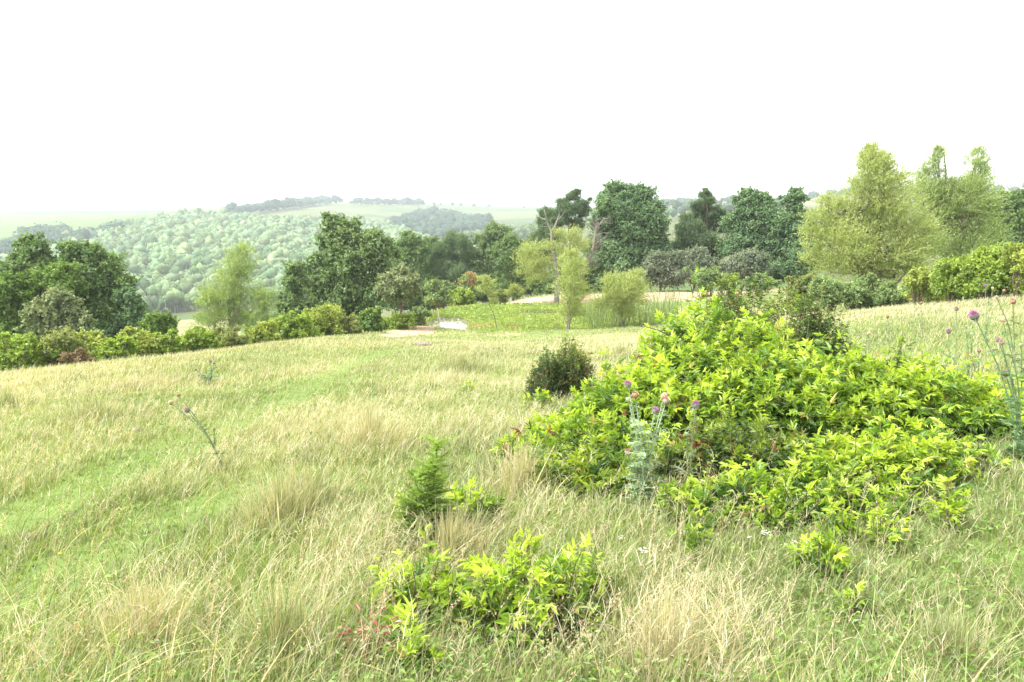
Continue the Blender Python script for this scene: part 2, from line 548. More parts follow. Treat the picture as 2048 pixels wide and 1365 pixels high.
KINDS = {
    'oak':    dict(L=.19, W=.12, lai=1.2, c=(.100, .165, .060), c2=(.215, .290, .110), mode='round'),
    'dark':   dict(L=.18, W=.115, lai=1.25, c=(.085, .16, .05), c2=(.195, .275, .085), mode='round'),
    'deep':   dict(L=.20, W=.13, lai=1.25, c=(.088, .165, .072), c2=(.185, .275, .120), mode='round'),
    'grey':   dict(L=.16, W=.095, lai=1.1, c=(.140, .185, .085), c2=(.30, .33, .165), mode='round'),
    'vine':   dict(L=.17, W=.12, lai=1.2, c=(.085, .160, .030), c2=(.190, .280, .050), mode='round'),
    'willow': dict(L=.15, W=.030, lai=.29, c=(.23, .285, .09), c2=(.43, .48, .165), mode='strand'),
    'willow_green': dict(L=.15, W=.030, lai=.30, c=(.19, .27, .095), c2=(.36, .43, .16), mode='strand'),
    'pine':   dict(L=.24, W=.036, lai=1.05, c=(.072, .128, .058), c2=(.155, .220, .096), mode='needle'),
    'rhodo':  dict(L=.16, W=.08, lai=1.25, c=(.100, .140, .080), c2=(.25, .28, .19), mode='round'),
    'lime':   dict(L=.105, W=.065, lai=1.2, c=(.125, .205, .030), c2=(.35, .45, .065), mode='round'),
    'limey':  dict(L=.115, W=.07, lai=1.2, c=(.16, .23, .040), c2=(.42, .46, .09), mode='round'),
    'olive':  dict(L=.10, W=.06, lai=1.2, c=(.135, .175, .050), c2=(.31, .335, .10), mode='round'),
    'soft':   dict(L=.105, W=.065, lai=1.15, c=(.145, .215, .075), c2=(.29, .38, .14), mode='round'),
    'brown':  dict(L=.10, W=.05, lai=1.0, c=(.17, .11, .065), c2=(.28, .20, .12), mode='round'),
}


def foliate(mb, lobes, kd, leaf_scale=1.0, cover=1.0):
    """lobes: list of (centre, radii xyz)"""
    c1, c2 = np.array(kd['c']), np.array(kd['c2'])
    L, W, mode = kd['L'] * leaf_scale, kd['W'] * leaf_scale, kd['mode']
    for (c, r) in lobes:
        c = np.asarray(c); r = np.asarray(r)
        rm = r.mean()
        r = r * 1.08
        ns = int(np.clip(24 + 9 * rm, 20, 54))
        dirs = rnd_dir(ns); dirs[:, 2] = np.where(dirs[:, 2] < -.45, -dirs[:, 2], dirs[:, 2])
        sc_ = c + dirs * r * rng.uniform(.15, 1.0, (ns, 1)) ** .8
        sr = rm * rng.uniform(.20, .44, ns)
        bright = rng.uniform(0, 1, ns)
        for k in range(ns):
            area = L * W * .5
            N = int(kd['lai'] * cover * 4 * pi * sr[k] ** 2 * 1.0 / area)
            N = max(24, min(N, 9000))
            d = rnd_dir(N)
            rad = sr[k] * np.clip(np.abs(rng.normal(size=(N, 1))) * .62, 0, 1.7)
            str_ = np.array([1, 1, .8])
            if mode == 'strand':
                str_ = np.array([.7, .7, 1.7])
            p = sc_[k] + d * rad * str_
            p += rng.normal(size=(N, 3)) * sr[k] * (.28 if mode == 'strand' else .12)
            n_tw = N // 12 if mode == 'strand' else (N // 12 if L < .13 else N // 22)
            if n_tw:                                     # leafy twigs that stick out past the clump
                per = 12
                td = unit(unit(sc_[k] - c) * .45 + np.array([.16, .03, .62 if mode == 'strand' else .25]) + rng.normal(size=(n_tw, 3)) * (.36 if mode == 'strand' else .6))
                tl = (.55 + .75 * rng.uniform(size=(n_tw, 1))) * (min(rm, 1.1) * 1.35 if mode == 'strand' else min(rm, 1.3) * .55)
                to = sc_[k] + rnd_dir(n_tw) * sr[k] * rng.uniform(.2, 1.0, (n_tw, 1))
                tt = np.tile(np.linspace(.1, 1, per), n_tw)[:, None]
                m2 = n_tw * per
                sag = np.array([.12, 0, -.28]) if mode == 'strand' else np.array([0, 0, -.15])
                p[:m2] = np.repeat(to, per, 0) + np.repeat(td * tl, per, 0) * tt + sag * np.repeat(tl, per, 0) * tt ** 2 + rng.normal(size=(m2, 3)) * L * .25
                tdir = np.repeat(td, per, 0)
            outw = unit(p - c)
            if mode == 'round':
                nrm = unit(d * .6 + outw * .35 + np.array([0, 0, .45]) + rng.normal(size=(N, 3)) * .45)
                ax = rng.normal(size=(N, 3))
            elif mode == 'strand':
                ax = unit(np.array([.25, 0, .35]) + dirs[k] * .5 + rng.normal(size=(N, 3)) * .55)
                nrm = unit(np.cross(ax, rng.normal(size=(N, 3))))
            elif mode == 'needle':
                ax = unit(d + np.array([0, 0, .35]) + rng.normal(size=(N, 3)) * .25)
                nrm = unit(np.cross(ax, rng.normal(size=(N, 3))))
            if mode == 'strand' and n_tw:
                ax[:m2] = unit(tdir + rng.normal(size=(m2, 3)) * .42)
                nrm = unit(np.cross(ax, rng.normal(size=(N, 3))))
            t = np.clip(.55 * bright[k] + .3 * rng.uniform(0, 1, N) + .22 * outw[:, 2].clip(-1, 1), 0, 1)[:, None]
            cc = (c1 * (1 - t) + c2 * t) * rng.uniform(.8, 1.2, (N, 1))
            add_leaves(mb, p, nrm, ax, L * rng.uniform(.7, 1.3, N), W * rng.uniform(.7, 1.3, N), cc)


def bez(a, b, n=7, sag=0.0, wob=0.0):
    a, b = np.asarray(a, float), np.asarray(b, float)
    t = np.linspace(0, 1, n)[:, None]
    p = a * (1 - t) + b * t
    L = np.linalg.norm(b - a)
    p[:, 2] += (np.sin(t * pi) * sag * L)[:, 0]
    if wob:
        k = rng.normal(size=(n, 3)) * wob * L
        k[0] = 0; k[-1] = 0
        p += k
    return p


BARKC = {'grey': (.17, .145, .12), 'brown': (.13, .095, .07), 'pale': (.26, .22, .18), 'pine': (.17, .11, .08)}


def px_lobes(lobes, Y, squash=.85, depth=.9, spread=.35):
    out = []
    for (u, v, r) in lobes:
        rm = r * Y / FPX
        y = Y + rng.uniform(-spread, spread) * rm * 1.6
        c = P(u, v, y)
        out.append((c, np.array([rm, rm * depth, rm * squash])))
    return out


def tree(name, label, cat, base_u, Y, kind, lobes, trunk_r=.14, bark='brown', group=None, scale=1.0, cover=1.0, lean=None, squash=.85, multi=1, fat=1.06):
    g = G(base_u, Y)
    lobes = [(a, b, r * fat) for (a, b, r) in lobes]
    root = thing(name, label, cat, g, group)
    kd = KINDS[kind]
    L = px_lobes(lobes, Y, squash)
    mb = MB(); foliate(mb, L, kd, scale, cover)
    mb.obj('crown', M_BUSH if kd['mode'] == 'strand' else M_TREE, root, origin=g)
    tb = MB(); bc = np.array(BARKC[bark])
    top = max(L, key=lambda q: q[0][2])[0]
    axis_top = np.array([g[0] * .25 + top[0] * .75, g[1] * .3 + top[1] * .7, top[2]])
    stems = []
    for k in range(multi):
        b = g + np.array([rng.uniform(-.25, .25), rng.uniform(-.2, .2), -.15]) * (multi > 1) + np.array([0, 0, -.15])
        tt = axis_top if k == 0 else L[rng.integers(len(L))][0]
        path = bez(b, tt, 9, 0, .012)
        rad = trunk_r * np.linspace(1.15, .16, 9) * (1 if k == 0 else .7)
        rad[0] *= 1.25
        tb.tube(path, rad, bc, 7)
        stems.append(path)
    for (c, r) in L:
        path = stems[rng.integers(len(stems))]
        zz = path[:, 2]
        want = g[2] + (c[2] - g[2]) * rng.uniform(.35, .7)
        i = int(np.argmin(np.abs(zz - want)))
        tb.tube(bez(path[i], c, 6, .04, .03), np.linspace(trunk_r * .42, trunk_r * .1, 6), bc, 5)
        for q in range(3):
            e = c + rnd_dir(1)[0] * r * .85
            tb.tube(bez(c, e, 4, .03, .03), np.linspace(trunk_r * .14, trunk_r * .03, 4), bc, 4)
    tb.obj('trunk', M_BARK, root, True, origin=g)
    return root


# ------------------------------------------------------------------ trees
GL = 'trees below the left meadow edge'
GB = 'trees behind the pond'
tree('pine_tree', 'dark narrow-topped tree rising highest at the far left of the wooded clump', 'tree', 62, 46, 'dark',
     [(62, 500, 26), (48, 522, 24), (78, 530, 26), (40, 555, 38), (85, 560, 36), (62, 600, 52), (70, 645, 50), (30, 610, 40)], .16, group=GL)
tree('broadleaf_tree', 'dark bushy tree with two rounded tops behind the greyish small tree on the left', 'tree', 185, 47, 'dark',
     [(150, 512, 28), (182, 518, 30), (205, 540, 36), (235, 575, 30), (170, 565, 45), (220, 610, 45), (238, 640, 36), (180, 630, 52), (140, 545, 28)], .17, group=GL)
tree('broadleaf_tree', 'vine-covered mid green tree cut by the left photo edge beside the dark clump', 'tree', 0, 44, 'vine',
     [(8, 585, 34), (-25, 610, 42), (15, 630, 40), (100, 565, 32), (130, 575, 34), (120, 550, 22), (60, 590, 30), (-10, 665, 44), (35, 675, 34)], .15, group=GL)
tree('small_tree', 'pale greyish green small tree standing in front of the dark left clump', 'tree', 112, 38, 'grey',
     [(112, 600, 24), (95, 622, 28), (135, 622, 26), (80, 650, 30), (120, 650, 36), (158, 645, 24), (100, 676, 36), (150, 675, 32)], .09, group=GL)
tree('broadleaf_tree', 'low dark tree on the right end of the left clump, next to the open valley', 'tree', 262, 46, 'deep',
     [(255, 598, 22), (270, 618, 22), (262, 645, 30), (240, 668, 30), (278, 668, 24)], .1, group=GL)
tree('round_bush', 'small round dark bush alone beside the gap with the tan field', 'bush', 318, 40, 'vine',
     [(305, 650, 22), (325, 650, 22), (315, 668, 28), (340, 662, 14), (290, 668, 18)], .06, group=GL, scale=.8)
tree('willow_tree', 'pale feathery willow with a pointed top standing alone left of the big oak', 'tree', 462, 40, 'willow_green',
     [(478, 510, 17), (472, 535, 24), (484, 558, 22), (455, 570, 26), (440, 605, 30), (470, 605, 30), (522, 600, 20), (528, 625, 22), (512, 648, 22), (418, 605, 17), (440, 645, 30), (472, 650, 24), (408, 640, 15), (540, 645, 12)],
     .11, 'pale', group=GL, multi=4)
tree('oak_tree', 'large grey-green oak with a broad rounded crown standing left of the pond', 'tree', 700, 52, 'oak',
     [(668, 448, 20), (690, 462, 24), (668, 485, 32), (712, 490, 36), (750, 488, 26), (645, 530, 32), (690, 540, 46), (742, 535, 42), (775, 510, 20), (636, 585, 36), (690, 600, 52), (745, 590, 44), (775, 575, 26), (620, 560, 20), (700, 640, 40), (650, 630, 34)],
     .24, group=GB, cover=1.05)
tree('small_tree', 'thin open young tree with a dark base at the left foot of the large oak', 'tree', 590, 48, 'oak',
     [(590, 540, 18), (582, 565, 20), (602, 570, 18), (585, 600, 24), (605, 620, 26), (570, 620, 20), (595, 650, 28)], .07, group=GB)
tree('small_tree', 'round-headed small tree with a bare straight trunk just left of the pond', 'tree', 801, 46, 'grey',
     [(798, 550, 17), (778, 566, 20), (820, 566, 20), (765, 582, 16), (800, 580, 28), (830, 582, 13), (785, 595, 18), (815, 595, 18)], .075, group=GB)
tree('broadleaf_tree', 'dark tree with a squared top right behind the round-headed small tree', 'tree', 822, 88, 'dark',
     [(820, 485, 20), (812, 505, 22), (838, 505, 20), (822, 540, 34), (815, 580, 36), (845, 570, 28), (830, 605, 34), (790, 600, 30)], .16, group=GB)
tree('broadleaf_tree', 'slim greyer tree between the squared dark tree and the dark pine of the row', 'tree', 862, 92, 'oak',
     [(860, 487, 14), (856, 510, 18), (866, 535, 26), (855, 570, 30), (880, 570, 26), (865, 600, 30)], .13, group=GB)
tree('pine_tree', 'dark pine with a reddish trunk in the middle of the row left of the pond', 'tree', 912, 90, 'pine',
     [(905, 490, 20), (925, 500, 20), (888, 510, 20), (912, 525, 32), (940, 530, 18), (890, 555, 30), (930, 560, 32), (912, 590, 34), (945, 590, 28)], .15, 'pine', group=GB, squash=.85, fat=1.22)
tree('broadleaf_tree', 'bright mid green tree with a pale rounded top near the middle of the row', 'tree', 990, 90, 'oak',
     [(992, 472, 22), (970, 490, 20), (1010, 492, 20), (985, 520, 34), (968, 555, 32), (1000, 560, 34), (985, 585, 30), (955, 585, 26)], .15, group=GB)
tree('broadleaf_tree', 'dark green tree with a flat rounded top left of the bare willow trunk', 'tree', 1028, 86, 'dark',
     [(1022, 498, 24), (1045, 510, 22), (1010, 525, 26), (1040, 545, 30), (1020, 575, 34), (1050, 580, 30), (1075, 570, 24)], .15, group=GB)
tree('pine_tree', 'tall open-topped pine behind the bare willow trunk, its top against the sky', 'tree', 1140, 86, 'pine',
     [(1145, 396, 15), (1125, 408, 14), (1162, 412, 14), (1135, 425, 24), (1165, 430, 14), (1150, 450, 18), (1122, 445, 18), (1180, 400, 5), (1152, 384, 9), (1112, 430, 9), (1175, 420, 8)], .16, 'pine', group=GB, squash=.75, fat=.95)
tree('pine_tree', 'shorter thin pine with a greyish crown close left of the tall open pine', 'tree', 1098, 84, 'pine',
     [(1095, 432, 14), (1088, 450, 16), (1108, 448, 14), (1098, 475, 20), (1075, 490, 18), (1085, 520, 26)], .13, 'pine', group=GB, squash=.85, fat=1.22)
tree('oak_tree', 'massive dense dark oak behind the pond, tallest of the middle row', 'tree', 1250, 72, 'deep',
     [(1232, 385, 20), (1255, 392, 20), (1215, 405, 20), (1285, 395, 22), (1240, 425, 38), (1295, 420, 24), (1212, 450, 28), (1270, 455, 44), (1310, 448, 18), (1230, 495, 46), (1290, 495, 38), (1205, 530, 30), (1250, 550, 54), (1300, 540, 32), (1215, 575, 36)],
     .30, group=GB, cover=1.15)
tree('pine_tree', 'tiered dark pine with a visible trunk standing right of the massive dark oak', 'tree', 1412, 74, 'pine',
     [(1408, 394, 13), (1418, 405, 13), (1395, 412, 14), (1438, 425, 13), (1405, 432, 24), (1372, 440, 14), (1425, 455, 26), (1385, 465, 26), (1450, 460, 12), (1405, 490, 34), (1365, 495, 22), (1440, 500, 26), (1400, 525, 40), (1410, 384, 8), (1452, 432, 7), (1360, 455, 9)],
     .18, 'pine', group=GB, squash=.7, fat=1.02)
tree('broadleaf_tree', 'dense blue-green tree with a jagged top between the tiered pine and its twin', 'tree', 1505, 70, 'deep',
     [(1498, 392, 16), (1520, 398, 16), (1478, 408, 14), (1538, 415, 14), (1500, 425, 30), (1530, 445, 28), (1475, 455, 26), (1500, 475, 36), (1465, 500, 26), (1535, 495, 36), (1500, 525, 42)], .2, group=GB, cover=1.1)
tree('broadleaf_tree', 'dark green tree with a small round top directly left of the big yellowish willow', 'tree', 1590, 68, 'deep',
     [(1590, 388, 13), (1602, 400, 13), (1575, 402, 13), (1590, 425, 20), (1575, 455, 30), (1600, 470, 32), (1560, 500, 34), (1600, 520, 36), (1570, 545, 40), (1540, 550, 28)], .2, group=GB, cover=1.1)
tree('willow_tree', 'big yellowish feathery willow with several leaning stems, the tallest tree on the right', 'tree', 1755, 38, 'willow',
     [(1740, 303, 11), (1728, 318, 12), (1748, 322, 20), (1730, 340, 22), (1768, 345, 24), (1748, 370, 36), (1785, 375, 26), (1725, 395, 32), (1770, 410, 38), (1690, 420, 22), (1650, 412, 16), (1665, 450, 28), (1715, 450, 42), (1790, 450, 40), (1640, 485, 30), (1612, 470, 16), (1630, 440, 16), (1850, 470, 22), (1690, 500, 46), (1750, 510, 50), (1815, 490, 34), (1620, 520, 20), (1820, 535, 34), (1665, 545, 36), (1730, 560, 40), (1790, 555, 36)],
     .15, 'brown', group='willows on the right', multi=6, cover=.95)
tree('willow_tree', 'green willow with two thin wispy tops right of the big yellowish willow', 'tree', 1900, 41, 'willow_green',
     [(1875, 305, 9), (1868, 325, 14), (1862, 345, 17), (1858, 368, 22), (1842, 385, 20), (1885, 385, 20), (1955, 312, 14), (1948, 335, 18), (1955, 360, 22), (1938, 380, 26), (1900, 390, 22), (1862, 410, 32), (1905, 415, 30), (1945, 405, 36), (1972, 430, 24), (1880, 450, 40), (1935, 455, 42), (1965, 480, 28), (1900, 495, 42), (1945, 510, 36), (1860, 510, 32)],
     .13, 'brown', group='willows on the right', multi=5, cover=1.05)
tree('oak_tree', 'dark oak cut by the right photo edge behind the green willow', 'tree', 2035, 62, 'dark',
     [(2005, 405, 20), (2035, 402, 24), (2065, 405, 28), (2000, 440, 26), (2040, 445, 38), (2075, 450, 34), (2010, 485, 32), (2050, 495, 38)], .2, group=GB)
tree('willow_tree', 'narrow upright willow growing at the near edge of the pond', 'tree', 1140, 46, 'willow',
     [(1142, 512, 12), (1132, 530, 16), (1150, 535, 14), (1140, 555, 22), (1132, 580, 22), (1150, 585, 20), (1140, 608, 26), (1128, 632, 18), (1152, 630, 16)], .09, 'grey', group='willows at the pond', multi=2, scale=.9)
tree('willow_tree', 'short bushy yellowish willow at the pond among the cattails', 'tree', 1240, 48, 'willow',
     [(1215, 565, 13), (1225, 580, 20), (1248, 578, 22), (1272, 555, 12), (1262, 570, 14), (1238, 605, 32), (1265, 600, 20), (1212, 610, 20), (1240, 630, 26)], .07, 'grey', group='willows at the pond', multi=5, scale=.9, cover=1.15)
tree('rhododendron_bush', 'dusty grey-green round bush at the foot of the massive dark oak', 'bush', 1322, 66, 'rhodo',
     [(1310, 530, 24), (1335, 532, 24), (1298, 552, 20), (1325, 558, 30), (1350, 560, 22)], .1, group='dusty bushes behind the pond')
tree('rhododendron_bush', 'dusty grey-green wide bush below the tiered pine', 'bush', 1388, 67, 'rhodo',
     [(1370, 522, 22), (1395, 518, 22), (1412, 532, 18), (1380, 545, 28), (1405, 555, 22)], .1, group='dusty bushes behind the pond')
tree('rhododendron_bush', 'dusty grey-green bush below the dense blue-green jagged tree', 'bush', 1482, 66, 'rhodo',
     [(1460, 540, 22), (1485, 528, 22), (1508, 525, 22), (1480, 552, 28), (1510, 552, 26)], .1, group='dusty bushes behind the pond')
tree('low_tree', 'dark leafy undergrowth tree behind the bank between the willow trunk and the oak', 'tree', 1165, 71, 'dark',
     [(1150, 550, 30), (1185, 560, 28), (1120, 565, 30), (1085, 575, 26), (1160, 582, 28)], .1, group=GB)

# willow with a bare dying trunk, and the leaning dead snag
g = G(1112, 60)
root = thing('willow_tree', 'half-dead willow with a tall bare grey trunk and pale foliage low on its left', 'tree', g, 'willows at the pond')
mb = MB()
foliate(mb, px_lobes([(1062, 515, 22), (1045, 522, 18), (1080, 535, 20), (1060, 545, 22), (1100, 500, 15), (1135, 480, 18), (1150, 500, 20), (1125, 520, 20), (1070, 560, 18), (1150, 540, 18), (1112, 470, 12)], 60), KINDS['willow'])
mb.obj('crown', M_TREE, root, origin=g)
tb = MB(); bc = np.array([.20, .175, .15])


def pxpath(pts, Y, wob=0):
    q = np.array([P(a, b, Y) for a, b in pts])
    if wob:
        q[:, 1] += np.cumsum(rng.normal(size=len(q)) * wob)
    return q


def smooth_path(q, n=4):
    for _ in range(n - 2):
        a = q[:-1] * .75 + q[1:] * .25; b = q[:-1] * .25 + q[1:] * .75
        q = np.concatenate([[q[0]], np.stack([a, b], 1).reshape(-1, 3), [q[-1]]])
    return q


tp = smooth_path(np.concatenate([[g - [0, 0, .2]], pxpath([(1116, 560), (1110, 520), (1104, 485), (1104, 462)], 60)]))
tb.tube(tp, np.linspace(.24, .11, len(tp)), bc, 8)
for pts, r0 in (([(1104, 465), (1096, 450), (1092, 432), (1088, 420)], .09), ([(1104, 465), (1112, 448), (1118, 432), (1120, 425)], .08),
                ([(1104, 480), (1122, 455), (1132, 470), (1140, 480)], .06), ([(1092, 440), (1080, 436), (1076, 428)], .04), ([(1110, 520), (1125, 500), (1134, 478)], .06),
                ([(1116, 440), (1126, 430), (1130, 418)], .03), ([(1096, 452), (1084, 455), (1078, 448)], .03)):
    q = smooth_path(pxpath(pts, 60, .15)); q[0] = q[0]
    tb.tube(q, np.linspace(r0, r0 * .25, len(q)), bc, 6)
tb.obj('trunk', M_BARK, root, True, origin=g)
g = G(1152, 61)
root = thing('dead_tree', 'leaning leafless dead tree with fine grey-pink branches against the massive oak', 'dead tree', g)
tb = MB(); bc = np.array([.22, .185, .16])
tp = smooth_path(np.concatenate([[g - [0, 0, .2]], pxpath([(1162, 560), (1172, 535), (1182, 512), (1188, 490), (1190, 462), (1196, 448)], 61)]))
tb.tube(tp, np.linspace(.13, .025, len(tp)), bc, 7)
bb = MB()
for k in range(46):
    i = int(rng.uniform(.3, .95) * (len(tp) - 1))
    s = tp[i]; L = rng.uniform(.5, 1.5)
    d = unit(np.array([rng.normal() * .9 + .2, rng.normal() * .5, rng.uniform(.0, 1.1)]))
    q = bez(s, s + d * L, 5, .06, .05)
    bb.tube(q, np.linspace(.028, .008, 5), bc * .9, 4)
    for j in range(3):
        s2 = q[rng.integers(1, 4)]
        d2 = unit(d + rnd_dir(1)[0] * .7)
        bb.tube(bez(s2, s2 + d2 * L * .4, 3, .03), np.linspace(.014, .005, 3), bc * .85, 3)
tb.obj('trunk', M_BARK, root, True, origin=g)
bb.obj('branch', M_BARK, root, origin=g)


def sapling(label, pts, Y, kind, lobes, r=.03, scale=.9, group='saplings at the pond'):
    g = G(pts[0][0], Y)
    root = thing('sapling', label, 'sapling', g, group)
    mb = MB(); foliate(mb, px_lobes(lobes, Y), KINDS[kind], scale, 1.1); mb.obj('crown', M_BUSH, root, origin=g)
    tb = MB()
    q = smooth_path(np.concatenate([[g - [0, 0, .1]], pxpath(pts[1:], Y)]))
    tb.tube(q, np.linspace(r, r * .3, len(q)), (.12, .1, .07), 6)
    tb.obj('trunk', M_BARK, root, True, origin=g)


sapling('slender leaning sapling with a dark bent trunk in the pond plants', [(997, 657), (990, 635), (979, 610), (970, 580), (966, 565)], 47, 'willow',
        [(966, 565, 10), (975, 575, 12), (962, 582, 8), (982, 592, 9), (985, 606, 7)])
sapling('tiny pale sapling with a thin trunk at the far rim of the pond', [(1030, 610), (1028, 600), (1026, 585)], 59, 'willow',
        [(1026, 578, 8), (1032, 585, 9), (1018, 588, 7), (1040, 590, 7)], .02)


# ------------------------------------------------------------------ bushes along the edges
def bush(label, u, Y, kind, lobes, scale=1.0, group=None, cover=1.0, name='bush', cat='bush', stem_r=.03):
    g = G(u, Y)
    root = thing(name, label, cat, g, group)
    lobes = [(a + rng.normal() * .15 * r, b + .2 * r + rng.uniform(-.12, .30) * r, r * rng.uniform(1.0, 1.4)) for (a, b, r) in lobes] + [(a + rng.normal() * .6 * r, b - rng.uniform(.5, 1.0) * r, r * rng.uniform(.22, .42)) for (a, b, r) in lobes]
    L = px_lobes(lobes, Y, .8)
    mb = MB(); foliate(mb, L, KINDS[kind], scale, cover); mb.obj('foliage', M_BUSH, root, origin=g)
    tb = MB()
    for (c, r) in L:
        for q in range(3):
            e = c + rnd_dir(1)[0] * r * .6
            b = g + np.array([(e[0] - g[0]) * .6, (e[1] - g[1]) * .6, 0]); b[2] = gz([b[0]], [b[1]])[0] - .1
            tb.tube(bez(b, e, 5, .02, .03), np.linspace(stem_r, stem_r * .3, 5), (.15, .11, .08), 5)
    tb.obj('stem', M_BARK, root, True, origin=g)
    return root


GE = 'bushes along the left meadow edge'
ROW = [
    ('yellow-green low bush cut by the left photo edge above the straw grass', 0, 24, 'lime', [(5, 702, 26), (-20, 720, 30), (8, 735, 26), (30, 712, 20)]),
    ('lime bush with a humped top below the pale greyish small tree', 62, 26, 'lime', [(50, 690, 22), (75, 700, 24), (60, 718, 26), (95, 712, 18)]),
    ('olive rounded bush just left of the brown withered shrub', 125, 26.5, 'olive', [(115, 692, 24), (140, 700, 22), (120, 718, 26), (100, 730, 16)]),
    ('yellowish lime bush behind the brown withered shrub', 182, 28, 'limey', [(170, 685, 22), (195, 690, 20), (185, 708, 24), (215, 704, 18)]),
    ('low pale green bush right of the brown withered shrub', 225, 27, 'lime', [(215, 712, 20), (240, 702, 20), (232, 722, 20)]),
    ('bright bush below the small round dark bush', 272, 29, 'limey', [(262, 680, 20), (288, 684, 20), (270, 700, 24), (295, 706, 16)]),
    ('green bush with purplish stems at its foot left of the pale willow', 330, 29.5, 'lime', [(318, 690, 22), (345, 682, 22), (335, 704, 24), (310, 708, 16)]),
    ('dense bright green bush in front of the pale willow, its left neighbour browner', 392, 31, 'lime', [(380, 678, 22), (405, 682, 22), (390, 700, 22), (415, 695, 16)]),
    ('dull olive bush under the right side of the pale willow', 450, 33, 'olive', [(440, 675, 20), (465, 678, 20), (450, 692, 20), (478, 688, 14)]),
    ('lime bush right of the pale willow foot, low and spreading', 520, 35, 'limey', [(508, 668, 16), (530, 662, 18), (545, 676, 16), (518, 682, 14)]),
    ('tall yellow-green bush in front of the thin open young tree', 580, 37, 'lime', [(565, 650, 20), (590, 642, 22), (605, 660, 20), (578, 672, 18)]),
    ('olive-tinted bush directly below the large oak', 640, 39, 'limey', [(628, 640, 20), (650, 632, 20), (660, 655, 20), (635, 665, 18)]),
    ('round dusty green bush on the grass edge below the large oak', 678, 39.5, 'olive', [(665, 655, 18), (688, 652, 18), (676, 668, 16), (705, 655, 13)]),
    ('green bush right of the large oak foot, small and upright', 735, 43, 'vine', [(728, 635, 15), (745, 628, 14), (738, 650, 16), (755, 652, 12)]),
    ('bright low bush around the bare trunk of the round-headed small tree', 790, 46, 'lime', [(772, 648, 13), (795, 642, 13), (818, 644, 12), (785, 656, 11), (810, 655, 10)]),
    ('fresh green low bush left of the wooden stakes', 838, 48, 'soft', [(826, 630, 12), (846, 624, 12), (838, 638, 11), (815, 640, 9)]),
]
for (lab, u, Y_, kd, lb) in ROW:
    bush(lab, u, Y_, kd, lb, group=GE, scale=.85)
bush('withered brown shrub on the left meadow edge among lime bushes', 152, 25, 'brown', [(145, 716, 14), (165, 718, 14), (155, 728, 14)], group=GE, name='withered_shrub')
GP = 'bushes around the pond'
bush('pale sea-green bush behind the wooden stakes', 882, 66, 'soft', [(872, 575, 14), (892, 578, 13), (880, 595, 17), (865, 600, 11)], 1.6, GP)
bush('bright yellow-green mound bush behind the pond water', 918, 65, 'lime', [(905, 592, 13), (928, 595, 13), (915, 605, 12), (940, 600, 9)], 1.4, GP)
bush('round olive bush between the orange-tipped bush and the dirt bank', 1000, 61, 'olive', [(995, 592, 11), (1012, 590, 9), (1005, 600, 9)], 1.4, GP)
rb = bush('green bush tipped with orange new leaves behind the pond', 935, 72, 'soft', [(925, 565, 12), (942, 560, 12), (932, 580, 16), (950, 580, 11)], 1.6, GP)
mb = MB()
NT = 170
tu = rng.choice([915, 921, 930, 938, 945, 950], NT, p=[.2, .2, .1, .2, .2, .1])
tv = rng.uniform(0, 1, NT)
tips = np.array([P(a + rng.normal() * 2.2, (562 if a < 925 else 545) + 26 * b, 71.4 + rng.normal() * .3) for a, b in zip(tu, tv)])
add_leaves(mb, tips, rnd_dir(NT), rng.normal(size=(NT, 3)), .2, .1, np.array([.42, .22, .11]) * rng.uniform(.7, 1.2, (NT, 1)))
mb.obj('new_leaves', M_BUSH, rb, origin=np.array(rb.location))
for k, (lab, u, lb) in enumerate((
        ('light green low bush on the bank below the tiered pine', 1412, [(1402, 555, 15), (1420, 550, 15), (1412, 568, 12)]),
        ('ragged light bush on the bank, middle of the three behind the lime bramble top', 1455, [(1445, 562, 12), (1468, 560, 13), (1456, 572, 11)]),
        ('low pale bush on the bank next to the right brush', 1520, [(1500, 566, 11), (1522, 560, 12), (1545, 568, 12), (1520, 574, 10)]))):
    bush(lab, u, 60, 'soft' if k != 1 else 'lime', lb, 1.5, GP)
GR = 'bushes under the right willows'
RROW = [
    ('tangled green bush with reddish stems left of the big willow foot', 1600, 36, 'olive', [(1585, 575, 18), (1605, 585, 20), (1620, 570, 16), (1600, 600, 16)]),
    ('fresh green bush at the left foot of the big yellowish willow', 1655, 34, 'soft', [(1640, 575, 22), (1665, 582, 24), (1650, 600, 20), (1680, 595, 18)]),
    ('wide fresh green bush right under the big yellowish willow', 1725, 34, 'soft', [(1705, 585, 24), (1735, 580, 24), (1720, 602, 22), (1755, 598, 20)]),
    ('green bush under the leaning right stem of the big willow', 1795, 33, 'soft', [(1780, 585, 22), (1808, 590, 18), (1790, 605, 16)]),
    ('yellow-tipped bush right of the leaning willow stem', 1850, 30, 'limey', [(1838, 565, 20), (1862, 555, 22), (1850, 585, 22), (1878, 590, 16)]),
    ('large bright lime bush left of the tallest right-edge bush', 1925, 28, 'lime', [(1908, 540, 28), (1940, 545, 30), (1920, 575, 28), (1950, 580, 24), (1895, 570, 20)]),
    ('tall bright lime bush behind the small purple thistles at the right', 1995, 27, 'lime', [(1975, 530, 28), (2010, 520, 28), (1990, 555, 28), (2020, 560, 24), (2000, 585, 20)]),
    ('bright lime bush cut by the right photo edge', 2050, 26, 'limey', [(2040, 515, 26), (2065, 530, 30), (2050, 560, 28), (2070, 580, 24)]),
]
for (lab, u, Y_, kd, lb) in RROW:
    bush(lab, u, Y_, kd, lb, group=GR, scale=.8)

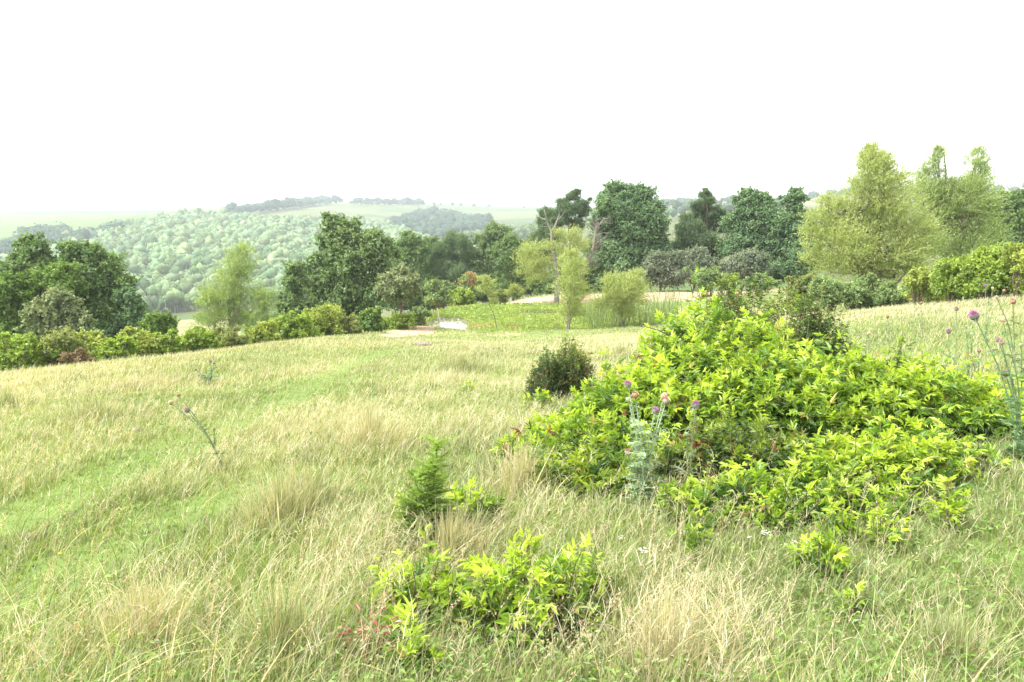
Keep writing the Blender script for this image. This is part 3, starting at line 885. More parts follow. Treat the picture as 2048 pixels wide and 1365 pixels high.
# ------------------------------------------------------------------ far woods on the hills
FOREST = [(-80, 560), (0, 540), (60, 508), (130, 494), (200, 474), (290, 450), (380, 438), (470, 440), (560, 450), (720, 450), (790, 462), (870, 500), (960, 520),
          (960, 560), (800, 600), (560, 616), (380, 622), (280, 640), (100, 650), (-80, 650)]
WOODS = {
    'valley_forest': (FOREST, (250, 1000), 9000, (2.7, 3.9), (.105, .165, .075), (.225, .30, .145)),
    'hill_woods': ([(-60, 545), (20, 505), (40, 486), (100, 475), (160, 486), (225, 472), (250, 474), (150, 505), (60, 525), (-60, 560)], (500, 1100), 700, (4.5, 6.5), (.035, .07, .045), (.07, .11, .06)),
    'valley_woods': ([(770, 452), (800, 448), (830, 440), (850, 434), (900, 436), (920, 446), (975, 448), (985, 455), (940, 475), (860, 482), (800, 465)], (500, 1300), 520, (4.5, 6.5), (.032, .065, .045), (.065, .10, .06)),
    'field_woods': ([(905, 490), (1000, 468), (1090, 462), (1100, 480), (1010, 500), (940, 510)], (250, 1100), 160, (3.6, 5.2), (.09, .13, .05), (.15, .19, .08)),
    'ridge_woods': ([(440, 438), (490, 428), (560, 418), (640, 409), (690, 408), (640, 412), (560, 423), (500, 432), (460, 442)], (800, 1700), 330, (4.5, 7), (.035, .065, .05), (.06, .09, .06)),
    'skyline_woods': ([(700, 409), (760, 409), (830, 410), (850, 414), (780, 413), (700, 412)], (1200, 1900), 110, (4, 6), (.035, .065, .05), (.06, .09, .06)),
    'slope_woods': ([(1320, 436), (1420, 430), (1560, 412), (1600, 420), (1480, 440), (1330, 445)], (300, 1300), 60, (4, 6), (.05, .09, .05), (.09, .13, .07)),
    'upland_woods': ([(1300, 417), (1350, 413), (1560, 404), (1680, 391), (1840, 389), (2048, 389), (2100, 392), (1700, 396), (1560, 408), (1350, 418)], (700, 1700), 200, (4, 6), (.035, .065, .05), (.06, .09, .06)),
}


import bmesh
_bm = bmesh.new(); bmesh.ops.create_icosphere(_bm, subdivisions=1, radius=1.0)
_bm.verts.ensure_lookup_table()
ICO_V = np.array([v.co[:] for v in _bm.verts]); ICO_F = np.array([[v.index for v in f.verts] for f in _bm.faces]); _bm.free()


def far_tree(mb, p, r, hh, c1, c2, nf=4):
    """distant crowns: each a heap of rounded, uneven boughs with a few loose leaf sprays"""
    N = len(p)
    for k in range(N):
        base = rng.uniform(0, 1); tint = np.array([1 + .07 * rng.normal(), 1, 1 + .08 * rng.normal()]) * rng.uniform(.6, 1.15)
        ct = p[k] + np.array([0, 0, hh[k] * .62])
        sz = np.array([r[k], r[k], hh[k] * .42])
        for q in range(nf):
            d = rnd_dir(1)[0]; d[2] = abs(d[2]) * 1.0 - .2
            c = ct + d * sz * (.50 if q else 0)
            s_ = sz * rng.uniform(.48, .68) if q else sz * .80
            V_ = c + ICO_V * s_ * rng.uniform(.62, 1.28, (len(ICO_V), 1))
            t = np.clip(.65 * base + .35 * rng.uniform(), 0, 1)
            mb.add(V_, [ICO_F], (c1 * (1 - t) + c2 * t) * tint)
        m_ = 14
        d = rnd_dir(m_); d[:, 2] = np.abs(d[:, 2])
        t = np.clip(.7 * base + .3 * rng.uniform(size=(m_, 1)), 0, 1)
        add_leaves(mb, ct + d * sz * rng.uniform(.85, 1.1, (m_, 1)), unit(d + rng.normal(size=(m_, 3)) * .5), rng.normal(size=(m_, 3)), r[k] * .3, r[k] * .2, (c1 * (1 - t) + c2 * t) * tint)


for nm, (poly, (r0, r1), cnt, (ra, rb_), c1, c2) in WOODS.items():
    pu = np.array(poly)
    N = cnt * 60
    t0, t1 = math.atan((pu[:, 0].min() - 1024) / FPX) - .02, math.atan((pu[:, 0].max() - 1024) / FPX) + .02
    Rw = np.sqrt(rng.uniform(r0 ** 2, r1 ** 2, N)); tw = rng.uniform(t0, t1, N)
    x, y = Rw * np.sin(tw), Rw * np.cos(tw)
    z = gz(x, y)
    uu, vv = to_px(np.stack([x, y, z], 1))
    ok = in_poly(uu, vv, poly)
    pts = np.stack([x, y, z], 1)[ok][:cnt * 4]
    # keep them apart
    cell = {}
    keep = []
    dmin = (ra + rb_) * .66
    for q in pts:
        kx, ky = int(q[0] // dmin), int(q[1] // dmin)
        if (kx, ky) in cell: continue
        cell[(kx, ky)] = 1; keep.append(q)
        if len(keep) >= cnt: break
    pts = np.array(keep)
    print(nm, len(pts), ok.sum())
    mb = MB()
    r = rng.uniform(ra * .6, rb_ * 1.1, len(pts)) * (1 + .25 * (rng.uniform(size=len(pts)) > .85)); hh = r * rng.uniform(1.5, 3.0 if nm == 'valley_forest' else 2.2, len(pts))
    far_tree(mb, pts, r, hh, np.array(c1), np.array(c2), 3 if nm == 'valley_forest' else 4)
    if nm in ('valley_forest', 'field_woods'):
        uu, vv = to_px(pts)
        edge = pts[np.hypot(pts[:, 0], pts[:, 1]) < 380]
        for q in edge:
            mb.tube(np.array([q - [0, 0, .5], q + [rng.normal() * .3, 0, 6.5]]), [.25, .12], (.40, .38, .32), 4)
    ob = mb.obj(nm, M_FAR, None, True)
    tag(ob, kind='stuff')

SKYT = [(400, 416, 1000, 5.5, 'lone distant tree on the skyline above the wooded valley hill'),
        (868, 411, 1550, 6, 'distant skyline tree closest to the long skyline woods'),
        (882, 411, 1550, 5, 'second distant skyline tree right of the long skyline woods'),
        (905, 412, 1560, 6.5, 'broad distant skyline tree above the blue valley woods'),
        (922, 412, 1560, 6, 'distant tree touching the broad one on the skyline'),
        (948, 412.5, 1560, 6.5, 'distant skyline tree with open sky on both sides'),
        (978, 413, 1580, 6, 'low distant tree on the skyline left of the bare crest'),
        (1048, 415, 1580, 4, 'tiny distant tree on the skyline nearest the two pines')]
for (u, v, Y_, r, lab) in SKYT:
    g = G(u, Y_)
    root = thing('distant_tree', lab, 'tree', g, 'distant trees on the skyline')
    r *= .62
    mb = MB(); far_tree(mb, np.array([[-r * .5, 0, -.8], [r * .6, 1, -.9], [0, 0, -.3]]), [r * .8, r * .7, r * .8], [r * 1.5, r * 1.3, r * 1.9], np.array([.035, .065, .05]), np.array([.06, .09, .06]), 7)
    mb.obj('crown', M_FAR, root, True)
    tb = MB(); tb.tube(np.array([[0, 0, -1.], [0, 0, r * 1.6]]), [.4, .25], (.12, .1, .08), 5); tb.obj('trunk', M_BARK, root)

# power pylons on the right ridge
m_steel = bpy.data.materials.new("galvanised_steel"); m_steel.use_nodes = True
m_steel.node_tree.nodes["Principled BSDF"].inputs["Base Color"].default_value = (.35, .36, .37, 1)
m_steel.node_tree.nodes["Principled BSDF"].inputs["Metallic"].default_value = .4
m_steel.node_tree.nodes["Principled BSDF"].inputs["Roughness"].default_value = .6
for (u, H, lab) in ((1661, 40, 'faint lattice power pylon on the right ridge behind the willow'), (1654, 32, 'smaller faint power pylon beside the taller one on the ridge')):
    g = G(u, 1380 if H == 40 else 1440)
    root = thing('power_pylon', lab, 'pylon', g, 'power pylons on the ridge')
    tb = MB(); b = 3.2
    for sx in (-1, 1):
        for sy in (-1, 1):
            tb.tube(np.array([[sx * b, sy * b, -2], [sx * .9, sy * .9, H * .65], [sx * .4, sy * .4, H]]), .16, .3, 4)
    for k in range(8):
        z0, z1 = H * k / 8, H * (k + 1) / 8
        w0, w1 = b + (.5 - b) * min(1, z0 / (H * .8)), b + (.5 - b) * min(1, z1 / (H * .8))
        for sx in (-1, 1):
            tb.tube(np.array([[-sx * w0, -w0, z0], [sx * w1, -w1, z1]]), .1, .3, 3)
            tb.tube(np.array([[-sx * w0, w0, z0], [sx * w1, w1, z1]]), .1, .3, 3)
    tb.obj('tower', m_steel, root)
    ab = MB()
    for z in (.72, .84, .96):
        ab.tube(np.array([[-5.5, 0, H * z], [5.5, 0, H * z]]), .18, .3, 4)
        for sx in (-1, 1):
            ab.tube(np.array([[sx * 5.5, 0, H * z], [sx * .5, 0, H * z + 1.8]]), .1, .3, 3)
    ab.obj('crossarm', m_steel, root)

#@@NEAR@@
# ------------------------------------------------------------------ grass
def blades(x, y, h, wd, lean, leandir, color, tipcol, seg=2, z=None, curve=1.6):
    """curved tapering blades as one vertex/face block"""
    N = len(x)
    z = gz(x, y) - .01 if z is None else z
    root = np.stack([x, y, z], 1)
    ld = np.stack([np.cos(leandir), np.sin(leandir), np.zeros(N)], 1)
    # width across the view so thin blades never vanish edge-on, with some twist
    va = np.arctan2(x, y) * -1 + rng.normal(size=N) * .7
    sd = np.stack([np.cos(va), np.sin(va), np.zeros(N)], 1)
    ts = np.linspace(0, 1, seg + 1)
    Vs, Cs = [], []
    for k, t in enumerate(ts):
        c = root + ld * (lean * h * t ** curve)[:, None]
        c[:, 2] += h * (t - .35 * np.clip(lean, 0, 1.6) * t ** 2.2)
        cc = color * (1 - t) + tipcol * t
        if k < seg:
            ww = (wd * (1 - .55 * t) * .5)[:, None]
            Vs += [c - sd * ww, c + sd * ww]; Cs += [cc, cc]
        else:
            Vs.append(c); Cs.append(cc)
    nv = 2 * seg + 1
    V = np.stack(Vs, 1).reshape(-1, 3); C = np.stack(Cs, 1).reshape(-1, 3)
    b = np.arange(N)[:, None] * nv
    q = [np.concatenate([b + 2 * k, b + 2 * k + 1, b + 2 * k + 3, b + 2 * k + 2], 1) for k in range(seg - 1)]
    tri = np.concatenate([b + 2 * seg - 2, b + 2 * seg - 1, b + 2 * seg], 1)
    return V, q + [tri], C


def scatter(n, dens, r0, r1, tmax=.64):
    """n random ground points with density dens(R) per area"""
    rs = np.exp(np.linspace(math.log(r0), math.log(r1), 2000))
    pdf = dens(rs) * rs * rs
    cdf = np.cumsum(pdf); cdf /= cdf[-1]
    R = np.interp(rng.uniform(size=n), cdf, rs)
    t = rng.uniform(-tmax, tmax, n)
    side = rng.uniform(size=n) < .16                     # the meadow goes on to both sides of the view
    t = np.where(side, np.sign(t) * (tmax + np.abs(t) * .75), t)
    return R * np.sin(t), R * np.cos(t)


SOILPOLY = [DIRT, DIRT2]


def keep_off(x, y):
    R = np.hypot(x, y)
    ok = pond_d(x, y) > 1.04
    far_ = R > 38
    if far_.any():
        uu, vv = to_px(np.stack([x, y, gz(x, y)], 1))
        for poly in SOILPOLY:
            ok &= ~(far_ & in_poly(uu, vv, poly) & (rng.uniform(size=len(x)) > .12))
    return ok


WIND = R_(20)      # blades lean mostly to the right and away

GREEN_A, GREEN_B = np.array([.125, .170, .046]), np.array([.31, .345, .13])
STRAW_A, STRAW_B = np.array([.37, .33, .18]), np.array([.60, .535, .385])
PINK = np.array([.50, .37, .26])


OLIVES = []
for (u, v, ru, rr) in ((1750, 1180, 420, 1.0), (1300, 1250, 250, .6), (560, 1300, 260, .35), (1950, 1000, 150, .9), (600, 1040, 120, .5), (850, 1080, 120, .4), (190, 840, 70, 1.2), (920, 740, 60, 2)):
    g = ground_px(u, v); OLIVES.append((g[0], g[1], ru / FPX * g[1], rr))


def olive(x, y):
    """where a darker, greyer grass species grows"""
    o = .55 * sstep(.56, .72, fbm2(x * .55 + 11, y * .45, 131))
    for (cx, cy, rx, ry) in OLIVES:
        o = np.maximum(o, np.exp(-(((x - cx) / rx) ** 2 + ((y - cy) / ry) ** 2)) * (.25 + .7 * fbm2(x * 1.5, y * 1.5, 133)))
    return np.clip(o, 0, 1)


def grass_color(x, y, n):
    d = dryness(x, y)
    pick = rng.uniform(size=n) < (.10 + .52 * d)
    t = rng.uniform(size=(n, 1))
    hue = fbm2(x * .9, y * .9, 61)[:, None]
    g = GREEN_A * (1 - t) + GREEN_B * t
    g = g * (1 - .45 * hue) + np.array([.32, .335, .12]) * .45 * hue
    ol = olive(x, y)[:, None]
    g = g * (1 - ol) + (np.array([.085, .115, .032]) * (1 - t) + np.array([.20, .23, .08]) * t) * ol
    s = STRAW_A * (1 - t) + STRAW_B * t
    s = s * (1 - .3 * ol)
    pk = (rng.uniform(size=(n, 1)) < .25)
    s = np.where(pk, s * .5 + PINK * .5, s)
    return np.where(pick[:, None], s, g), d, pick


gm = MB()
# 1 short sward everywhere
N = 520000
x, y = scatter(N, lambda r: 1 / (r + 1.0) ** 1.55, 2.0, 74)
nc = N // 9
hx, hy = x[:nc], y[:nc]                                   # tuft centres
pick = rng.integers(0, nc, N - nc)
off = np.abs(rng.normal(size=(N - nc))) * .05 * (1 + np.hypot(hx, hy)[pick] / 14); oa = rng.uniform(0, 2 * pi, N - nc)
mix = rng.uniform(size=N - nc) < .55
x[nc:] = np.where(mix, hx[pick] + off * np.cos(oa), x[nc:]); y[nc:] = np.where(mix, hy[pick] + off * np.sin(oa), y[nc:])
ok = keep_off(x, y); x, y = x[ok], y[ok]; N = len(x)
R = np.hypot(x, y)
c, d, isdry = grass_color(x, y, N)
hh = (.055 + .10 * fbm2(x * 1.1, y * 1.1, 71) + .05 * d) * rng.uniform(.5, 1.5, N) * (1 - .68 * lane(x, y)) * (1 - .35 * sstep(18, 45, R))
hh *= np.where(isdry, 1.35, 1.0)
wd = np.where(isdry, .0021, .0033) * rng.uniform(.7, 1.4, N) * (1 + R / 5.5)
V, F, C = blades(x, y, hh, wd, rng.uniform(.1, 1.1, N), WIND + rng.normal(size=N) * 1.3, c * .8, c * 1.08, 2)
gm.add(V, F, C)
# 2 tall fine straw stems, thick where it is dry: the pale veil over the meadow
N = 340000
x, y = scatter(N, lambda r: 1 / (r + 1.5) ** 1.6, 2.2, 70)
d = dryness(x, y)
cl = fbm2(x * .8, y * .8, 83)
ok = keep_off(x, y) & (rng.uniform(size=N) < np.clip(d * .82 * sstep(.25, .6, cl) + .03, 0, 1)); x, y, d = x[ok], y[ok], d[ok]; N = len(x)
R = np.hypot(x, y)
t = rng.uniform(size=(N, 1)); c = STRAW_A * (1 - t) + STRAW_B * t
c = np.where(rng.uniform(size=(N, 1)) < .3, c * .45 + PINK * .55, c)
c = np.where(rng.uniform(size=(N, 1)) < .22, np.array([.27, .30, .10]), c)
hh = (.12 + .27 * fbm2(x * .6, y * .6, 85)) * rng.uniform(.55, 1.3, N) * (1 - .55 * sstep(14, 45, R))
wd = .0009 * rng.uniform(.7, 1.4, N) * (1 + R / 3.2)
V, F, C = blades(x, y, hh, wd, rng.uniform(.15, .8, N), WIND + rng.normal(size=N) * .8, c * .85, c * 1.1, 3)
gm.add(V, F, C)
# 3 open panicles on the nearer stems: fine branchlets with tiny spikelets
NP = min(N, 60000)
near = np.where(R < 16)[0]
near = near[rng.uniform(size=len(near)) < np.clip(1.25 - R[near] / 16, 0, 1) * .6]
print('panicles', len(near))
z0 = gz(x[near], y[near])
tipz = z0 + hh[near] * .72
nb = 7
k = np.repeat(near, nb)
fr = rng.uniform(.55, 1.0, len(k))
ang = rng.uniform(0, 2 * pi, len(k))
bl = hh[k] * rng.uniform(.12, .30, len(k))
bx = x[k] + hh[k] * .35 * fr ** 1.6 * np.cos(WIND) ; by = y[k] + hh[k] * .35 * fr ** 1.6 * np.sin(WIND)
bz = gz(x[k], y[k]) + hh[k] * fr * .85
V, F, C = blades(bx, by, bl, .0011 * (1 + R[k] / 4.0) * rng.uniform(.7, 1.5, len(k)), rng.uniform(.6, 1.8, len(k)), ang, c[k], c[k] * 1.15, 2, z=bz)
gm.add(V, F, C)
# 4 long arching green and yellowing blades near the photographer
N = 6500
x, y = scatter(N, lambda r: 1 / (r + .3) ** 2.0, 2.1, 12)
cl = fbm2(x * .9 + 5, y * .9, 91)
pref = np.clip(1.3 - (x + 2.6) * .25, .25, 1)
ok = rng.uniform(size=N) < sstep(.42, .7, cl) * pref; x, y = x[ok], y[ok]; N = len(x)
t = rng.uniform(size=(N, 1)); c = np.array([.10, .19, .03]) * (1 - t) + np.array([.24, .32, .06]) * t
c = np.where(rng.uniform(size=(N, 1)) < .2, np.array([.42, .38, .15]), c)
V, F, C = blades(x, y, rng.uniform(.14, .40, N), rng.uniform(.003, .0075, N), rng.uniform(.3, 1.5, N), rng.normal(size=N) * 1.2 + WIND, c * .8, c * 1.1, 5, curve=1.9)
gm.add(V, F, C)
# 5 seed spikes: rows of pinkish straw spikelets up nodding stalks
N = 1700
x, y = scatter(N, lambda r: 1 / (r + .5) ** 1.6, 2.2, 9)
ok = rng.uniform(size=N) < sstep(.4, .65, fbm2(x * .7 + 9, y * .7, 95)); x, y = x[ok], y[ok]; N = len(x)
hs_ = rng.uniform(.22, .5, N); ln = rng.uniform(.2, .9, N); ldr = WIND + rng.normal(size=N) * 1.0
c = np.where(rng.uniform(size=(N, 1)) < .6, np.array([.50, .38, .24]), np.array([.40, .36, .18])) * rng.uniform(.8, 1.2, (N, 1))
z0 = gz(x, y)
V, F, C = blades(x, y, hs_, np.full(N, .0022), ln, ldr, c * .8, c, 5)
gm.add(V, F, C)
ns = 12
k = np.repeat(np.arange(N), ns)
t = np.tile(np.linspace(.62, 1.0, ns), N) + rng.uniform(-.02, .02, N * ns)
px_ = x[k] + np.cos(ldr[k]) * ln[k] * hs_[k] * t ** 1.6; py_ = y[k] + np.sin(ldr[k]) * ln[k] * hs_[k] * t ** 1.6
pz_ = z0[k] + hs_[k] * (t - .35 * np.clip(ln[k], 0, 1.6) * t ** 2.2)
p = np.stack([px_, py_, pz_], 1) + rng.normal(size=(len(k), 3)) * .004
ax = unit(np.stack([np.cos(ldr[k]) * ln[k], np.sin(ldr[k]) * ln[k], np.full(len(k), .7)], 1) + rng.normal(size=(len(k), 3)) * .5)
add_leaves(gm, p, unit(np.cross(ax, rng.normal(size=ax.shape))), ax,   .014, .005, c[k] * rng.uniform(.75, 1.05, (len(k), 1)))
# 6 little broad leaves of clover and low weeds between the blades
N = 26000
x, y = scatter(N, lambda r: 1 / (r + .5) ** 1.9, 2.1, 20)
d = dryness(x, y)
ok = rng.uniform(size=N) < (1 - d) * sstep(.35, .6, fbm2(x * 1.2, y * 1.2, 97)); x, y = x[ok], y[ok]; N = len(x)
p = np.stack([x, y, gz(x, y) + rng.uniform(.02, .12, N)], 1)
nrm = unit(np.array([0, 0, 1.0]) + rng.normal(size=(N, 3)) * .45)
t = rng.uniform(size=(N, 1)); c = np.array([.08, .16, .02]) * (1 - t) + np.array([.20, .30, .05]) * t
add_leaves(gm, p, nrm, rng.normal(size=(N, 3)), rng.uniform(.015, .035, N) * (1 + np.hypot(x, y) / 12), rng.uniform(.008, .018, N) * (1 + np.hypot(x, y) / 12), c)
print('grass verts', gm.n)
o = gm.obj('grass', M_GRASS); tag(o, kind='stuff')


def tussock(label, u, v, rad, h, dry, n=700, group='grass tussocks'):
    g = ground_px(u, v); n = int(n * .7)
    Rg = np.hypot(g[0], g[1])
    a = rng.uniform(0, 2 * pi, n); r = rad * np.clip(np.abs(rng.normal(size=n)), 0, 1.9) * .5
    x = g[0] + r * np.cos(a); y = g[1] + r * np.sin(a) * 1.2
    t = rng.uniform(size=(n, 1))
    dl = np.clip(dry + .25 * rng.normal(size=(n, 1)), 0, 1)
    c1 = np.array([.13, .175, .06]) * (1 - dl) + np.array([.37, .34, .19]) * dl
    c2 = np.array([.24, .285, .10]) * (1 - dl) + np.array([.56, .49, .30]) * dl
    c = c1 * (1 - t) + c2 * t
    hh = h * .85 * rng.uniform(.35, 1.15, n) * np.clip(1.1 - .45 * r / rad, .3, 1)
    V, F, C = blades(x, y, hh, .0022 * (1 + Rg / 4) * rng.uniform(.6, 1.4, n), np.clip(.15 + .45 * r / rad + rng.normal(size=n) * .35, 0, 1.4), np.where(rng.uniform(size=n) < .5, a, WIND) + rng.normal(size=n) * .8, c * .85, c * 1.08, 4)
    mb = MB(); mb.add(V, F, C)
    nb = n // 3
    k = rng.integers(0, n, nb)
    c = np.array([.50, .42, .27]) * rng.uniform(.8, 1.2, (nb, 1))
    V, F, C = blades(x[k], y[k], hh[k] * 1.3, .0012 * (1 + Rg / 4) * np.ones(nb), np.clip(.2 + .5 * r[k] / rad + rng.normal(size=nb) * .3, 0, 1.2), a[k] + rng.normal(size=nb) * .7, c * .8, c * 1.1, 4)
    mb.add(V, F, C)
    o = mb.obj('grass_tussock', M_GRASS, None, origin=g)
    o.location = g; tag(o, label, 'grass tussock', group)


tussock('dull grey-green wide tussock on the left of the meadow beyond the leaning thistle', 195, 845, .85, .42, .25, 1100)
tussock('dark green tussock at the left photo edge near the straw strip', 12, 820, .5, .38, .05, 600)
tussock('dense green tussock in the middle of the meadow left of the dark small shrub', 922, 742, .95, .42, .1, 1100)
tussock('big brownish tussock of mixed straw and green left of the tall dark weed', 560, 1045, .42, .40, .45, 1100)
tussock('dark grey-green tussock touching the big brownish one', 620, 1010, .3, .34, .1, 600)
tussock('straw coloured tussock arching over at the lower left corner', 280, 1300, .30, .36, .85, 900)
tussock('tall straw tussock in front of the tall dark weed', 740, 900, .55, .50, .75, 1000)
tussock('green tussock with broad blades at the bottom edge left of the red-leaved plant', 560, 1330, .28, .38, .15, 700)
tussock('pale wispy tussock right below the tall dark weed', 900, 1120, .32, .36, .7, 800)
tussock('straw tussock with upright stalks at the bottom of the photo right of the lime sprouts', 1330, 1335, .30, .34, .8, 800)
tussock('low green tussock at the bottom right corner by the bare soil', 1900, 1330, .28, .26, .2, 600)
tussock('reddish straw tussock at the left rim of the big bramble thicket', 1045, 985, .35, .42, .9, 700)
tussock('thin pale tussock against the rear of the bramble thicket on the right slope', 1745, 760, .6, .45, .7, 700)
tussock('grey-green tussock right of the small dark shrub on the slope', 1240, 715, .42, .36, .2, 700)


# ------------------------------------------------------------------ bramble thicket: shoots ending in whorls of five-fingered leaves
def leaflets(mb, base, d, nrm, L, W, droop, color):
    """folded lanceolate leaflets, two quads each"""
    N = len(base)
    s = np.cross(nrm, d)
    L = L[:, None]; W = W[:, None]; dr = droop[:, None]
    f = nrm * W * .28
    v = [base, base + d * L * .32 + s * W * .5 + f - nrm * dr * L * .05, base + d * L * .66 + s * W * .36 + f - nrm * dr * L * .35,
         base + d * L - nrm * dr * L * .8,
         base + d * L * .66 - s * W * .36 + f - nrm * dr * L * .35, base + d * L * .32 - s * W * .5 + f - nrm * dr * L * .05]
    V = np.stack(v, 1).reshape(-1, 3)
    b = np.arange(N)[:, None] * 6
    mb.add(V, [np.concatenate([b, b + 1, b + 2, b + 3], 1), np.concatenate([b, b + 3, b + 4, b + 5], 1)], np.repeat(color, 6, axis=0))


def palmate(mb, p, d, up, size, color, fingers=5, narrow=.30):
    """compound leaves at points p, pointing along d, face roughly up"""
    N = len(p)
    n_ = unit(up - (up * d).sum(1, keepdims=True) * d)
    s = np.cross(n_, d)
    angs = np.linspace(-1.35, 1.35, fingers) if fingers > 3 else np.array([-.95, 0, .95])
    lens = 1 - .42 * np.abs(angs) / 1.35
    for a, l in zip(angs, lens):
        aa = a + rng.normal(size=N) * .12
        dl = unit(np.cos(aa)[:, None] * d + np.sin(aa)[:, None] * s + rng.normal(size=(N, 3)) * .08)
        nn = unit(n_ - (n_ * dl).sum(1, keepdims=True) * dl)
        leaflets(mb, p, dl, nn, size * l * rng.uniform(.85, 1.15, N), size * l * narrow * rng.uniform(.85, 1.2, N), rng.uniform(.0, .45, N), color * rng.uniform(.88, 1.12, (N, 1)))


LIME_D, LIME_M, LIME_T = np.array([.055, .120, .018]), np.array([.165, .280, .030]), np.array([.43, .54, .052])
DARK_D, DARK_M, DARK_T = np.array([.030, .062, .018]), np.array([.075, .130, .028]), np.array([.22, .29, .04])


def bramble(label, domes, shoots, cols, size=.084, group='bramble thicket', name='bramble_bush', cat='bush', fill=.55, seed_red=0.0, fingers=5, tip_up=.75):
    """domes: (u, Y, radius, v_top)"""
    g = G(domes[0][0], domes[0][1])
    shoots = int(shoots * (1.25 if shoots > 100 else 1))
    root = thing(name, label, cat, g, group)
    mb = MB(); st = MB()
    D = []
    for (u, Y, r, vt) in domes:
        b = G(u, Y)
        top = P(u, vt, Y)[2]
        D.append((b, r, max(.15, top - b[2])))
    ar = np.array([r * r + .8 * r * h for (_, r, h) in D]); ar /= ar.sum()
    cD, cM, cT = cols
    which = rng.choice(len(D), shoots, p=ar)
    B = np.array([D[k][0] for k in which]); rad = np.array([D[k][1] for k in which]); H = np.array([D[k][2] for k in which])
    a = rng.uniform(0, 2 * pi, shoots); q = np.sqrt(rng.uniform(size=shoots))
    # dome surface with an uneven outline
    lump = .55 + .85 * fbm2(B[:, 0] * .3 + np.cos(a) * q * 2.2 + 4, np.sin(a) * q * 2.2 + B[:, 1] * .3, 101, 3)
    zf = np.sqrt(np.clip(1 - (q * .98) ** 2.4, 0, 1))
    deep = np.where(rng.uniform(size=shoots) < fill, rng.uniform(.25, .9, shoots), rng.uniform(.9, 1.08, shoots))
    tip = B + np.stack([np.cos(a) * q * rad, np.sin(a) * q * rad, H * np.maximum(zf, .12) * lump * deep], 1)
    gzz = gz(tip[:, 0], tip[:, 1])
    tip[:, 2] = np.maximum(tip[:, 2] - B[:, 2] + gzz * .5 + B[:, 2] * .5, gzz + .06)
    out = np.stack([np.cos(a) * q, np.sin(a) * q, np.full(shoots, tip_up)], 1)
    sd = unit(out + rng.normal(size=(shoots, 3)) * .22)
    sl = rng.uniform(.14, .30, shoots) * (size / .085)
    spike = rng.uniform(size=shoots) < .14
    tip[:, 2] += np.where(spike, rng.uniform(.04, .16, shoots) * (size / .085), 0)
    fresh = np.clip((deep - .35) / .65, 0, 1) * (.55 + .45 * np.clip(tip[:, 2] - gzz, 0, 1) / np.maximum(H, .2)).clip(0, 1)  # limer young tips; deep and low leaves darkened in colour to stand for shade
    tone = fbm2(tip[:, 0] * 1.6, tip[:, 1] * 1.6, 107)
    shoot_tone = rng.normal(size=shoots) * .17 - .04
    m_ = 6
    for j in range(m_):
        t = j / (m_ - 1.0)
        p = tip - sd * (sl * (1 - t))[:, None]
        az = j * 2.4 + rng.uniform(0, 6.28, shoots)
        r1 = unit(np.cross(sd, rng.normal(size=(shoots, 3)) * .001 + np.array([.3, .5, .8])))
        r2 = np.cross(sd, r1)
        side = np.cos(az)[:, None] * r1 + np.sin(az)[:, None] * r2
        d = unit(side * (1.0 - .45 * t) + sd * (.25 + .75 * t))
        p = p + d * (size * .45 * (1 - .6 * t))
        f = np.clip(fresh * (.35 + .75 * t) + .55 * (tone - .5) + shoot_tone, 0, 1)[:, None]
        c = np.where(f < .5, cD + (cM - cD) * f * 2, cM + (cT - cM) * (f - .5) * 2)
        old = rng.uniform(size=(shoots, 1)) < .025
        c = np.where(old, np.array([.36, .33, .09]) * rng.uniform(.6, 1.1, (shoots, 1)), c)
        if seed_red:
            rd = rng.uniform(size=(shoots, 1)) < seed_red * (.4 + (tone[:, None] > .52))
            c = np.where(rd, np.array([.27, .11, .06]) * rng.uniform(.6, 1.3, (shoots, 1)), c)
        up = unit(sd + np.array([0, 0, .8]) + rng.normal(size=(shoots, 3)) * .25)
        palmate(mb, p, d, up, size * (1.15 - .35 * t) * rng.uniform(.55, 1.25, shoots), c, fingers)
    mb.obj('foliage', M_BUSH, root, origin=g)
    for k in np.where(rng.uniform(size=shoots) < min(1, 90 / shoots + .18))[0]:
        b0 = B[k] + np.array([(tip[k, 0] - B[k, 0]) * .55, (tip[k, 1] - B[k, 1]) * .55, 0]); b0[2] = gz([b0[0]], [b0[1]])[0] - .03
        e = tip[k]
        st.tube(bez(b0, e, 5, .04, .02), np.linspace(.006, .0022, 5), (.17, .13, .07) if rng.uniform() < .5 else (.16, .2, .06), 4)
    st.obj('stem', M_STEM, root, True, origin=g)
    return root, g, (mb, st)


LIME = (LIME_D, LIME_M, LIME_T)
DARKC = (DARK_D, DARK_M, DARK_T)
bramble('tallest lime green leafy hump in the middle of the bramble thicket', [(1420, 7.6, .85, 606), (1340, 7.3, .55, 662), (1505, 7.3, .65, 645), (1415, 6.9, .75, 690)], 700, LIME)
bramble('lime hump left of the tallest one, behind the flowering thistle', [(1260, 6.6, .55, 742), (1330, 6.5, .55, 735), (1190, 6.5, .4, 790)], 420, LIME)
bramble('low lime lobe at the left end of the bramble thicket with some red leaves', [(1105, 6.1, .45, 850), (1170, 6.0, .45, 838), (1240, 5.9, .4, 850)], 380, LIME, seed_red=.03)
bramble('broad lime mass with a dark hollow in the centre of the bramble thicket', [(1450, 6.5, .6, 752), (1570, 6.7, .75, 695), (1660, 6.7, .65, 708)], 620, LIME)
bramble('lime mass on the right shoulder of the bramble thicket', [(1770, 6.5, .7, 726), (1860, 6.3, .65, 752), (1700, 6.2, .5, 768)], 560, LIME)
bramble('lime end of the bramble thicket nearest the tall right thistle', [(1930, 6.2, .5, 790), (1985, 6.4, .4, 800)], 300, LIME)
